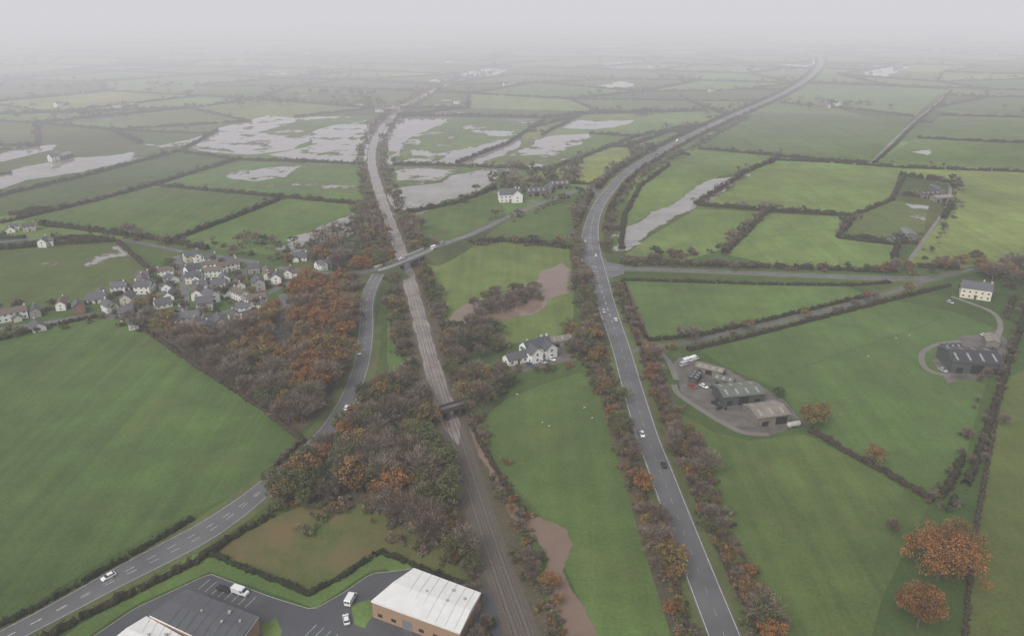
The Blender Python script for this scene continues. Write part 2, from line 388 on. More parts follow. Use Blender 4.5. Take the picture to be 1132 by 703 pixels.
# embankments & bridges
def box(V,Fc,x0,x1,y0,y1,z0,z1):
    k=len(V); V+=[(x0,y0,z0),(x1,y0,z0),(x1,y1,z0),(x0,y1,z0),(x0,y0,z1),(x1,y0,z1),(x1,y1,z1),(x0,y1,z1)]
    Fc+=[(k,k+3,k+2,k+1),(k+4,k+5,k+6,k+7),(k,k+1,k+5,k+4),(k+1,k+2,k+6,k+5),(k+2,k+3,k+7,k+6),(k+3,k,k+4,k+7)]
def embank(p,hw):
    p=to3(p); n=normals(p); z=p[:,2]
    rows=[]
    for s,top in ((-1,0),(-1,1),(1,1),(1,0)):
        a=p.copy(); a[:,:2]+=n*(s*(hw+(0 if top else 1)*np.maximum(z,0)*1.8+(.8)))[:,None]; a[:,2]=z-.05 if top else -.04; rows.append(a)
    V=np.concatenate(rows); m=len(p); Fc=[]
    for j in range(3): Fc+=[(j*m+i,j*m+i+1,(j+1)*m+i+1,(j+1)*m+i) for i in range(m-1)]
    for e in (0,m-1): Fc.append((e,m+e,2*m+e,3*m+e))
    o=mk('road_embankment',V,Fc,G_S); tint(o.data,[(.08,.1,.04,1)]*len(V))
xc=P(450,286,6)
db=np.array([math.hypot(a[0]-xc[0],a[1]-xc[1])*np.sign(a[0]-xc[0]) for a in B])
embank(B[(db<-11)&(B[:,2]>.05)],3.6); embank(B[(db>11)&(B[:,2]>.05)],3.6); embank(Lr[Lr[:,2]>.05][:-3],4.2)
def bridge(name,p,hw,m,depth=1.2,par=1.1,par_m=None):
    e=empty(name); p=to3(p); n=normals(p); k=len(p)
    rows=[]
    for s,dz in ((-1,-depth),(-1,-.08),(1,-.08),(1,-depth)):
        a=p.copy(); a[:,:2]+=n*s*(hw+.5); a[:,2]+=dz; rows.append(a)
    Fc=[]
    for j in range(4): Fc+=[(j*k+i,j*k+i+1,((j+1)%4)*k+i+1,((j+1)%4)*k+i) for i in range(k-1)]
    mk('deck',np.concatenate(rows),Fc,m,parent=e)
    for s in (-1,1):
        rows=[]
        for o,dz in ((hw+.05,-.07),(hw+.05,par),(hw+.45,par),(hw+.45,-.07)):
            a=p.copy(); a[:,:2]+=n*s*o; a[:,2]+=dz; rows.append(a)
        mk('parapet',np.concatenate(rows),Fc,par_m or m,parent=e)
    for t in (.16,.5,.84):
        i=int(t*(k-1)); d=math.atan2(n[i][1],n[i][0])-math.pi/2
        V=[];F2=[]; box(V,F2,-.6,.6,-hw-.3,hw+.3,-.04,p[i,2]-depth-.005)
        o=mk('pier',V,F2,m,loc=(p[i,0],p[i,1],0),parent=e); o.rotation_euler=(0,0,d)
    return e
sel=(np.abs(db)<26)
bridge('road_bridge',B[sel],3.3,M_STONE,par_m=simple('pale_parapet',(.5,.49,.46),.8,1,.1))
fb=smooth(seg3([(474,457,4.8),(483,454,5.2),(493,451,5.2),(503,448,5.2),(513,445,4.8)]))
bridge('farm_overbridge',fb,1.8,M_DSTONE,depth=.9,par=.9)
ribbon('bridge_track',fb,-1.7,1.7,-.04,M_CONC)
for l in ([(430,472,0),(455,464,3),(474,457,4.8)],[(513,445,4.8),(532,440,2.5),(552,436,0)]):
    q=smooth(seg3(l),5); embank(q,2.0)

# ------------------------------------------------------------------ flood water
WAT=[([(493,354),(508,340),(530,330),(560,322),(598,300),(622,291),(632,304),(629,324),(606,330),(594,346),(560,352),(540,360),(510,362)],M_MUDW),
([(556,548),(568,558),(585,570),(606,576),(626,585),(634,602),(624,622),(626,640),(644,668),(672,715),(626,715),(612,672),(602,640),(606,618),(596,600),(578,584),(562,566)],M_MUDW),
([(436,404),(442,412),(455,426),(458,436),(444,438),(436,428)],M_MUDW),
([(684,274),(690,252),(735,230),(762,212),(790,198),(822,191),(808,206),(777,224),(747,238),(715,258),(700,272)],M_WAT),
([(427,182),(421,158),(430,134),(470,129),(504,130),(482,140),(456,150),(442,168),(438,182)],M_WAT),
([(434,238),(428,214),(452,206),(490,202),(520,190),(550,187),(547,202),(512,216),(488,222),(470,234)],M_WAT),
([(440,200),(432,186),(470,186),(505,190),(480,200)],G_FL),
([(466,182),(498,168),(530,162),(574,152),(562,167),(532,180),(500,184)],M_WAT),
([(186,160),(240,146),(290,148),(340,151),(326,165),(270,171),(222,167)],G_FL),
([(235,144),(298,128),(330,131),(284,147)],G_FL),([(330,150),(420,130),(412,150),(404,166),(340,166)],G_FL),
([(-40,207),(30,184),(90,175),(146,168),(150,176),(90,190),(30,199),(-40,217)],M_WAT),
([(304,275),(346,256),(378,241),(406,232),(410,248),(382,262),(345,274),(320,281)],M_WAT),
([(296,171),(360,158),(410,160),(404,178),(350,181)],G_FL),
([(250,194),(292,186),(334,184),(316,196),(280,201)],G_FL),
([(562,172),(605,150),(660,147),(642,160),(602,171)],G_FL),([(600,140),(640,133),(700,133),(660,143)],G_FL),
([(660,95),(690,90),(700,93),(676,99)],M_WAT),([(842,76),(870,71),(900,68),(890,75),(860,79)],M_WAT),
([(955,78),(975,72),(992,74),(984,84),(962,86)],M_WAT),([(466,128),(482,116),(500,115),(492,127)],M_WAT),
([(500,84),(540,76),(560,78),(520,86)],M_WAT),([(660,72),(720,68),(730,71),(680,76)],M_WAT),
([(-30,178),(10,168),(60,160),(58,166),(14,176),(-30,186)],M_WAT),
([(1000,225),(1028,228),(1022,240),(1004,236)],G_FL),([(1008,168),(1030,166),(1026,172)],G_FL)]
for i,(px,m) in enumerate(WAT):
    og=organic(PL(px),4,.065)
    sheet('floodwater',[og],[gr(1.0)],.0350+.0004*i,m)
    if m is M_WAT:
        c=np.mean(np.array(og),axis=0); k=1.10
        og2=organic([tuple(c+(np.array(q)-c)*k) for q in PL(px)],4,.08)
        sheet('flood_margin',[og2],[gr(.9)],.0236+.0004*i,G_MG)
cr=resample(smooth(seg3([(u,v,0) for u,v in [(520,462),(530,492),(545,520),(560,550),(575,572),(596,588)]])),3)
wv=1.6+RG.normal(0,.35,len(cr)); ribbon('stream',cr,-wv,wv,.0335,M_MUDW)

# ------------------------------------------------------------------ trees
def leafmat(name,c,c2):
    m,nt,b=newmat(name); at=N(nt,'ShaderNodeAttribute',attribute_name='tone')
    oi=N(nt,'ShaderNodeObjectInfo'); c0=mixc(nt,oi.outputs['Random'],c,c2)
    L(nt,scalec(nt,c0,at.outputs['Fac']),b.inputs['Base Color'])
    b.inputs['Roughness'].default_value=.85; b.inputs['Specular IOR Level'].default_value=.2
    return m
LM=dict(brown=leafmat('bare_twigs',(.20,.165,.125),(.16,.12,.088)),
 rust=leafmat('rust_autumn_leaves',(.27,.125,.042),(.22,.11,.045)),
 ochre=leafmat('ochre_autumn_leaves',(.21,.155,.06),(.22,.13,.055)),
 olive=leafmat('olive_leaves',(.12,.135,.055),(.105,.105,.045)),
 dark=leafmat('evergreen_leaves',(.05,.075,.035),(.075,.09,.044)))
def prism(V,Fc,p0,p1,r0,r1,n=5):
    p0=np.array(p0,float);p1=np.array(p1,float); d=p1-p0; d/=np.linalg.norm(d)+1e-9
    a=np.cross(d,(0,0,1) if abs(d[2])<.9 else (1,0,0)); a/=np.linalg.norm(a); b=np.cross(d,a); k=len(V)
    for p,r in ((p0,r0),(p1,r1)):
        for i in range(n):
            t=2*math.pi*i/n; V.append(tuple(p+r*(a*math.cos(t)+b*math.sin(t))))
    Fc+=[(k+i,k+(i+1)%n,k+n+(i+1)%n,k+n+i) for i in range(n)]
def unit(rg,n):
    v=rg.normal(size=(n,3)); return v/np.linalg.norm(v,axis=1)[:,None]
def leafquads(rg,c,size,twig=False,outd=None):
    n=len(c); a=unit(rg,n)
    if twig: a=outd+a*.65; a/=np.linalg.norm(a,axis=1)[:,None]
    b=np.cross(a,unit(rg,n)); b/=np.linalg.norm(b,axis=1)[:,None]+1e-9
    s=size*rg.uniform(.6,1.35,n)[:,None]
    if twig:
        l=s*4.2; w=s*.16
        V=np.stack([c-b*w,c+b*w,c+a*l*.6+b*w*.6,c+a*l],1)
    else: V=np.stack([c-a*s,c-b*s*.8,c+a*s*1.1,c+b*s*.7],1)
    return V.reshape(-1,3)
def tree_mesh(kind,seed,nl,low=False,ls=1.0,wide=1.0):
    rg=np.random.default_rng(seed); h=10.0; V=[];Fc=[]
    R_=h*rg.uniform(.32,.44)*wide; cz=h*rg.uniform(.54,.62); rz=h*.40
    lean=rg.normal(0,.25,2); top=np.array([lean[0],lean[1],h*.62])
    prism(V,Fc,(0,0,-.2),top*.5,.34,.24,6); prism(V,Fc,top*.5,top,.24,.13,5); prism(V,Fc,top,(lean[0]*1.6,lean[1]*1.6,h*.88),.13,.03,4)
    cen=[]; nl1=6 if low else (11 if ls==1 else 18)
    for i in range(nl1):
        t=2.4*i+rg.uniform(-.4,.4); z0=h*(.2+.04*i*11/nl1); s=top*(z0/top[2]) if z0<top[2] else top
        el=rg.uniform(-.25,.9); k_=rg.uniform(.6,1.0); e=np.array([math.cos(t)*math.cos(el)*R_*k_,math.sin(t)*math.cos(el)*R_*k_,cz+math.sin(el)*rz*.8])
        mid=s*.5+e*.5+np.array([0,0,.1]); prism(V,Fc,s,mid,.13,.08,4); prism(V,Fc,mid,e,.08,.03,4); cen.append(e)
        for j in range(1 if low else 3):
            e2=mid+(unit(rg,1)[0]*np.array([1,1,.7]))*R_*.55+(e-mid)*.5; prism(V,Fc,mid,e2,.06,.02,3); cen.append(e2)
    for i in range(5): 
        u=unit(rg,1)[0]; u[2]=abs(u[2]); cen.append(np.array([u[0]*R_*.7,u[1]*R_*.7,cz+u[2]*rz*.8]))
    nb=len(Fc); tone=[1.0]*len(V)
    LV=[];LT=[]; per=nl//len(cen)
    for c in cen:
        rc=R_*rg.uniform(.18,.34); u=unit(rg,per)*(rg.uniform(.35,1.05,per)**.6)[:,None]*rc*np.array([1,1,.75])
        ct=rg.uniform(.55,1.4); q=c+u
        if kind=='brown':
            out=q-np.array([0,0,h*.3]); out/=np.linalg.norm(out,axis=1)[:,None]
            m=int(per*.84); LV.append(leafquads(rg,q[:m],.34 if not low else .5,True,out[:m])); LV.append(leafquads(rg,q[m:],.12 if not low else .22))
        else: LV.append(leafquads(rg,q,(.2 if not low else .44)*ls))
        LT.append(np.repeat(ct*rg.uniform(.7,1.3,per),4))
    LV=np.concatenate(LV); LT=np.concatenate(LT); k=len(V)
    V=np.concatenate([np.array(V),LV]); m=len(LV)//4
    Fc=[list(f) for f in Fc]+(np.arange(4*m).reshape(-1,4)+k).tolist()
    me=mk('tree_'+kind,V,Fc,mats=[M_BARK,LM[kind]],mi=[0]*nb+[1]*m,link=False)
    a=me.attributes.new('tone','FLOAT','POINT'); a.data.foreach_set('value',np.r_[np.array(tone),LT].astype(np.float32))
    return me
TM={};TL={}
for i,k in enumerate(LM):
    TM[k]=[tree_mesh(k,100*i+j,2400 if k!='brown' else 1900) for j in range(5)]
    TL[k]=[tree_mesh(k,900+100*i+j,400 if k!='brown' else 340,True) for j in range(4)]
OAK={k:[tree_mesh(k,3000+j,9000,False,.66,1.2) for j in range(3)] for k in ('rust','ochre')}
def shrub_mesh(kind,seed):
    rg=np.random.default_rng(seed); V=[];Fc=[]
    for i in range(7):
        t=i*.9; prism(V,Fc,(0,0,-.1),(math.cos(t)*1.1,math.sin(t)*1.1,1.5+rg.uniform(-.5,.5)),.07,.02,3)
    nb=len(Fc); nv=len(V); LV=[];LT=[]
    for i in range(9):
        c=np.array([*rg.normal(0,.9,2),rg.uniform(.4,1.7)]); q=c+unit(rg,60)*rg.uniform(.3,.8,60)[:,None]
        LV.append(leafquads(rg,q,.2)); LT.append(np.repeat(rg.uniform(.65,1.3)*rg.uniform(.7,1.3,60),4))
    LV=np.concatenate(LV); m=len(LV)//4
    me=mk('shrub_'+kind,np.concatenate([np.array(V),LV]),[list(f) for f in Fc]+(np.arange(4*m).reshape(-1,4)+nv).tolist(),mats=[M_BARK,LM[kind]],mi=[0]*nb+[1]*m,link=False)
    a=me.attributes.new('tone','FLOAT','POINT'); a.data.foreach_set('value',np.r_[np.ones(nv),np.concatenate(LT)].astype(np.float32)); return me
SH={k:[shrub_mesh(k,i*7+j) for j in range(2)] for i,k in enumerate(('olive','dark','ochre','rust'))}
SH['brown']=[shrub_mesh('brown',77),shrub_mesh('brown',78)]
def pick(w):
    ks=list(w); return random.choices(ks,[w[k] for k in ks])[0]
def put_tree(col,name,x,y,h,kind,z=0,shrub=False,oak=False):
    far=y>520
    me=random.choice(OAK[kind] if oak else SH[kind] if shrub else (TL if far else TM)[kind]); s=h/(2.4 if shrub else 10)
    o=bpy.data.objects.new(name,me); o.location=(x,y,z); o.rotation_euler=(0,0,random.uniform(0,6.28))
    k=random.uniform(.9,1.25); o.scale=(s*k,s*k*random.uniform(.85,1.15),s); col.objects.link(o); return o
def mass(name,items):
    c=bpy.data.collections.new(name+'_plants')
    for x,y,h,k,sh in items: put_tree(c,'shrub' if sh else 'tree',x,y,h,k,0,sh)
    e=empty(name); e.instance_type='COLLECTION'; e.instance_collection=c; return e
SHW={'olive':3,'ochre':1.5,'brown':4,'dark':.7,'rust':.4}
def fill(poly,sp,w,h0,h1,shrubs=.3,margin=1.5,prob=1,wf=None):
    xs=[p[0] for p in poly]; ys=[p[1] for p in poly]; out=[]
    x=min(xs)
    while x<max(xs):
        y=min(ys)
        while y<max(ys):
            a=x+random.uniform(-.65,.65)*sp; b=y+random.uniform(-.65,.65)*sp
            if random.random()<prob and inside(a,b,poly) and clear(a,b,margin):
                out.append((a,b,h0+(h1-h0)*random.random()**1.3,pick(wf(a,b) if wf else w),False))
                if random.random()<shrubs: 
                    c,d=a+random.uniform(-3,3),b+random.uniform(-3,3)
                    if clear(c,d,1): out.append((c,d,random.uniform(1.5,3.5),pick(SHW),True))
            y+=sp
        x+=sp
    return out
def belt(px,hw,sp,w,h0,h1,off=0,shrubs=.6,prob=.8,world=False,margin=1.2):
    p=np.array(px if world else PL(px))[:,:2]; p=resample(p,sp); n=normals(p); out=[]
    ph=random.uniform(0,9)
    for i in range(len(p)):
        dens=.76+.3*math.sin(i*sp*.11+ph)+.25*math.sin(i*sp*.31+ph*2)
        big=.9+.3*math.sin(i*sp*.07+ph*3)
        for rep in range(2):
            if random.random()>prob*dens: continue
            q=p[i]+n[i]*(off+random.uniform(-hw,hw))+RG.normal(0,sp*.3,2)
            if clear(q[0],q[1],margin): out.append((q[0],q[1],(h0+(h1-h0)*random.random()**1.4)*big,pick(w),False))
        for rep in range(2):
            if random.random()<shrubs:
                q=p[i]+n[i]*(off+random.uniform(-hw,hw)*1.2)+RG.normal(0,1,2)
                if clear(q[0],q[1],.8): out.append((q[0],q[1],random.uniform(1.1,2.8),pick(SHW),True))
    return out
def w1f(x,y):
    c=P(358,352); d=P(345,405)
    if math.hypot(x-c[0],(y-c[1])*.6)<42: return {'rust':2.6,'ochre':3.4,'brown':2}
    if math.hypot(x-d[0],(y-d[1])*.7)<24: return {'rust':2.4,'ochre':3,'brown':3,'olive':1}
    return {'brown':9,'ochre':1.6,'olive':1.8,'rust':.4}
mass('woodland',fill(W1,5.8,None,7.5,14.5,.5,wf=w1f,margin=2))
mass('woodland',fill(W2,5.4,{'olive':6,'brown':5,'ochre':2.2,'dark':1.4,'rust':.4},7,14.5,.6,margin=2))
mass('roadside_autumn_trees',fill(PL([(296,545),(330,512),(345,530),(340,556),(305,560)]),6.5,{'rust':1.6,'ochre':3,'olive':1.5},8,13,.3))
mixb={'brown':6,'ochre':1.3,'rust':.4,'olive':2.5,'dark':.6}
rbelt={'brown':6,'ochre':2,'olive':2,'rust':.8}
mass('railway_tree_belt',belt(R[:52],2.5,4,rbelt,3.5,8,11.5,world=True))
mass('railway_tree_belt',belt(R[:52],2,5,rbelt,2.5,5,-11.5,world=True,prob=.35))
mass('railway_tree_belt',belt(R[52:104],3,4,{'brown':4,'olive':3,'dark':1,'ochre':1.4},5,9.5,11,world=True,prob=.85))
mass('railway_tree_belt',belt(R[52:100],2.5,4,{'brown':4,'olive':3,'dark':1,'ochre':1.2},5,9.5,-11,world=True,prob=.85))
mass('railway_tree_belt',belt(R[100:170],3,7,{'brown':4,'olive':2,'dark':1,'ochre':.5},4,9,12,world=True,prob=.7))
mass('railway_tree_belt',belt(R[100:170],3,7,{'brown':4,'olive':2,'dark':1,'ochre':.5},4,9,-12,world=True,prob=.6))
mass('roadside_tree_belt',belt([(648,378),(662,410),(682,455),(700,500),(715,550),(735,610),(752,660),(768,715)],4.5,2.5,rbelt,3.5,9,prob=.95,shrubs=.8))
mass('roadside_tree_belt',belt([(705,385),(722,425),(742,470),(766,520),(790,580),(815,640),(842,715)],5,2.5,{'brown':5,'ochre':2.2,'rust':1.3,'olive':1.6},3.5,9,prob=.95,shrubs=.8))
mass('roadside_tree_belt',belt([(684,318),(692,340),(704,370)],3,3.5,mixb,3,6))
mass('roadside_tree_belt',belt([(640,275),(646,320),(655,372)],5,3,{'brown':4,'olive':3,'ochre':1},6,11,prob=.95))
mass('roadside_tree_belt',belt([(640,268),(638,240),(650,215),(672,195),(700,175),(735,160)],4,4.5,{'brown':4,'olive':2,'dark':1},5,10))
mass('roadside_tree_belt',belt([(672,278),(672,250),(682,225),(702,200),(728,182),(768,163),(830,128)],2.5,4.5,{'brown':4,'olive':2,'dark':1},3,7,prob=.85))
mass('farmhouse_tree_clump',fill(PL([(498,372),(520,362),(552,370),(560,392),(540,398),(505,394)]),6.2,{'dark':3,'olive':3,'brown':3},7,11,.5))
mass('farmhouse_tree_clump',fill(PL([(508,424),(545,412),(565,424),(560,440),(530,450),(512,456)]),5.6,{'dark':2,'olive':4,'brown':3,'ochre':1},7,11,.5))
mass('farmhouse_tree_clump',fill(PL([(625,372),(642,362),(668,378),(672,400),(645,402),(628,395)]),6,{'olive':3,'brown':3,'ochre':1.6},7,12,.5))
mass('farmhouse_tree_clump',fill(PL([(470,395),(500,396),(505,440),(495,440)]),6,{'dark':2,'olive':3,'brown':3},6,10,.5))
mass('farmhouse_tree_clump',belt([(562,406),(600,412),(640,404)],2,5,{'olive':3,'brown':3},3,6,prob=.5))
mass('pond_tree_clump',fill(PL([(518,352),(530,332),(560,322),(605,318),(600,334),(560,345),(535,358)]),6.5,{'brown':8,'olive':1},5,9,.4))
mass('village_trees',[t for t in fill(VILL,9,{'brown':6,'ochre':1.5,'dark':1.3,'olive':2,'rust':.7},4,8.5,.9,margin=2,prob=.5)])
mass('village_trees',belt([(60,268),(120,262),(180,272),(250,272),(330,275),(370,290)],9,5,{'brown':6,'ochre':1,'dark':1,'olive':2},6,10))
mass('village_trees',fill(PL([(340,262),(400,250),(440,262),(432,300),(400,318),(372,300),(340,290)]),8,{'brown':6,'ochre':2,'rust':1.2,'olive':2},7,13,.5,prob=.95))
mass('village_trees',fill(PL([(128,352),(160,340),(180,360),(150,372)]),6,{'brown':4,'rust':.8,'olive':2},6,9,.5))
mass('village_trees',belt([(-20,376),(50,366),(110,354)],4,6,{'brown':4,'dark':1,'olive':2},3,6.5,prob=.7,margin=1))
mass('village_trees',belt([(0,345),(50,338),(100,330)],5,6,{'brown':4,'dark':1,'olive':2},3,6.5,prob=.6))
mass('hedgerow_trees',belt([(455,260),(480,278),(500,272),(560,268),(638,275)],3,5,mixb,4,8,prob=.8))
mass('house_garden_trees',fill(PL([(505,232),(540,205),(560,222),(640,205),(645,185),(600,195),(540,200),(520,215),(505,228)]),10,{'brown':4,'dark':3,'olive':2},7,12,.4,prob=.95))
mass('house_garden_trees',belt([(552,245),(590,232),(640,214)],8,6,{'brown':4,'dark':2,'olive':2},5,9))
mass('rail_side_copse',fill(PL([(385,238),(412,222),(425,262),(398,272)]),8,{'brown':5,'olive':1,'ochre':1},7,12,.4))
mass('rail_side_copse',fill(PL([(438,252),(460,240),(475,262),(460,270)]),8,{'brown':5,'dark':1,'ochre':1},6,11,.4))
mass('farm_shelter_belt',belt([(985,306),(1030,300),(1080,297),(1132,287),(1180,280)],10,4.5,{'brown':6,'rust':.9,'ochre':1.5,'dark':1.5,'olive':1},7,12))
mass('farm_shelter_belt',fill(PL([(1075,300),(1140,290),(1180,300),(1160,335),(1120,330)]),9,{'brown':5,'ochre':1,'dark':1.5},7,12,.4))
mass('lane_hedgerow_trees',belt([(1040,560),(1062,530),(1078,490),(1092,440),(1112,380),(1130,330)],3.5,4,{'brown':5,'olive':2,'ochre':1},3,6,prob=.95,margin=.2))
mass('farm_shelter_belt',belt([(740,385),(780,378),(850,360),(940,338),(990,325)],3,8,{'brown':5,'ochre':1.5},3,6.5,prob=.6))
mass('hedgerow_trees',belt([(1052,202),(1052,228),(1030,262),(1006,292)],6,6,{'brown':4,'dark':3},4,8))
mass('hedgerow_trees',belt([(775,227),(845,233),(945,239),(926,262),(992,270)],2.5,7,{'brown':4,'dark':2},3,7,prob=.9))
mass('hedgerow_trees',belt([(845,234),(800,278),(690,291)],4,5,{'brown':5,'dark':2,'ochre':1},4,8,prob=.9))
mass('hedgerow_trees',belt([(826,188),(795,210),(772,226)],3,8,{'brown':4,'dark':2},3,7,prob=.8))
mass('hedgerow_trees',belt([(690,292),(780,294),(880,297),(985,300)],2.5,5,{'brown':4,'dark':2},3,6,prob=.85))
for l in ([(18,243),(95,225),(170,205),(262,177)],[(172,205),(310,218),(396,226)],[(188,267),(312,220)],[(434,183),(560,186),(605,189)],[(603,189),(705,151),(765,139)],[(772,165),(900,177),(1090,189)],[(0,217),(90,196),(200,167)]):
    mass('hedgerow_trees',belt(l,1.5,13,{'brown':5,'dark':2,'olive':1},3,7.5,prob=.4,shrubs=.5))
mass('scrub_patch',fill(PL([(330,556),(400,553),(440,572),(470,592),(520,610),(525,640),(500,632),(450,600),(390,570),(340,575)]),4.5,{'brown':5,'ochre':2},1.8,4.5,.9))
mass('scrub_patch',belt([(560,590),(580,610),(592,646),(596,680),(603,720)],4.5,3.2,{'brown':6,'ochre':1.3,'olive':1,'rust':.4},3.5,6.5,prob=.9))
mass('scrub_patch',fill(ROUGH,9,{'brown':5,'ochre':1},1,2,.8,prob=.25))
mass('distant_copse',belt([(700,128),(760,122),(820,118)],8,7,{'brown':4,'dark':3},6,10))
mass('distant_copse',belt([(560,186),(600,190),(640,180)],6,8,{'brown':4,'dark':3},5,9))
for u,v,h,k,nm in [(1036,640,17,'rust','autumn_oak_tree'),(1014,692,15,'rust','autumn_oak_tree'),(1060,610,12,'ochre','autumn_oak_tree'),(985,592,7,'brown','bare_tree'),(966,512,8.5,'ochre','autumn_tree'),(897,474,12,'ochre','autumn_oak_tree'),(907,464,9,'ochre','autumn_tree'),(764,378,9,'brown','bare_tree'),(1003,328,10,'ochre','autumn_tree'),(956,333,7,'rust','autumn_tree'),(826,365,7,'ochre','autumn_tree'),(890,352,6,'ochre','autumn_tree'),(753,372,6,'brown','bare_tree'),(712,545,9,'rust','autumn_tree'),(158,345,9,'ochre','autumn_tree'),(205,345,8,'dark','evergreen_tree'),(240,350,6,'dark','evergreen_tree'),(860,440,6,'dark','evergreen_tree'),(475,560,11,'olive','broadleaf_tree'),(500,395,9,'dark','evergreen_tree'),(988,300,9,'brown','bare_tree'),(1065,325,8,'dark','evergreen_tree'),(812,300,6,'brown','bare_tree'),(845,700,6,'rust','autumn_tree'),(1108,470,6,'brown','bare_tree')]:
    x,y=P(u,v); put_tree(COL,nm,x,y,h,k,oak='oak' in nm)

# ------------------------------------------------------------------ hedges
def hedge_vf(p,w,h,step,dens,rg,lsize):
    p=resample(p,step)[:,:2]; ok=np.array([clear(a,b,.2) for a,b in p]); n=normals(p)
    prof=[(-.5,0),(-.46,.6),(-.28,.98),(.28,1),(.46,.6),(.5,0)]
    V=[];Fc=[]
    m=len(p); sc=rg.uniform(.6,1.25,m); hh=h*rg.uniform(.45,1.3,m); off=rg.normal(0,.12*w,m)
    for i in range(m):
        for a,b in prof:
            q=p[i]+n[i]*(a*w*sc[i]+off[i])+rg.normal(0,.08,2); V.append((q[0],q[1],b*hh[i]+(0 if b>0 else -.1)))
    gap=rg.random(m)<.035
    for i in range(m-1):
        if ok[i] and ok[i+1] and not gap[i]:
            for j in range(5): Fc.append((i*6+j,i*6+j+1,(i+1)*6+j+1,(i+1)*6+j))
    Lt=(m-1)*step; k=int(Lt*dens)
    t=rg.uniform(0,m-1.001,k); i=t.astype(int); f=(t-i)[:,None]
    keep=ok[i]&ok[np.minimum(i+1,m-1)]; i=i[keep]; f=f[keep]; k=len(i)
    if k:
        ang=rg.uniform(0,math.pi,k); q=p[i]*(1-f)+p[i+1]*f+n[i]*(np.cos(ang)*w*.6*sc[i]+off[i])[:,None]
        zz=(.2+.85*np.sin(ang))*hh[i]*rg.uniform(.8,1.4,k)
        LV=leafquads(rg,np.c_[q,zz],lsize)
        nv=len(V); V=np.concatenate([np.array(V),LV]); Fc=Fc+(np.arange(4*k).reshape(-1,4)+nv).tolist()
        tn=np.r_[rg.uniform(.4,.65,nv),np.repeat(rg.uniform(.55,1.4,k),4)]
    else: tn=rg.uniform(.45,.75,len(V))
    return np.array(V),Fc,tn
def hedge(px,w=2,h=1.8,kind='mix',world=False):
    p=np.array(px if world else PL(px)); y=p[:,1].mean()
    near=y<480
    if not near: w*=1.3;h*=1.3
    V,Fc,tn=hedge_vf(p,w,h,1.2 if near else 3,18 if near else 6,RG,.22 if near else .45)
    if not Fc: return
    o=mk('hedgerow',V,Fc,HM[kind]); a=o.data.attributes.new('tone','FLOAT','POINT'); a.data.foreach_set('value',tn.astype(np.float32))
HM={'mix':leafmat('mixed_hedge',(.07,.062,.034),(.056,.056,.03)),'green':leafmat('green_hedge',(.048,.06,.028),(.044,.054,.024)),'brown':leafmat('brown_hedge',(.11,.085,.058),(.095,.075,.052))}
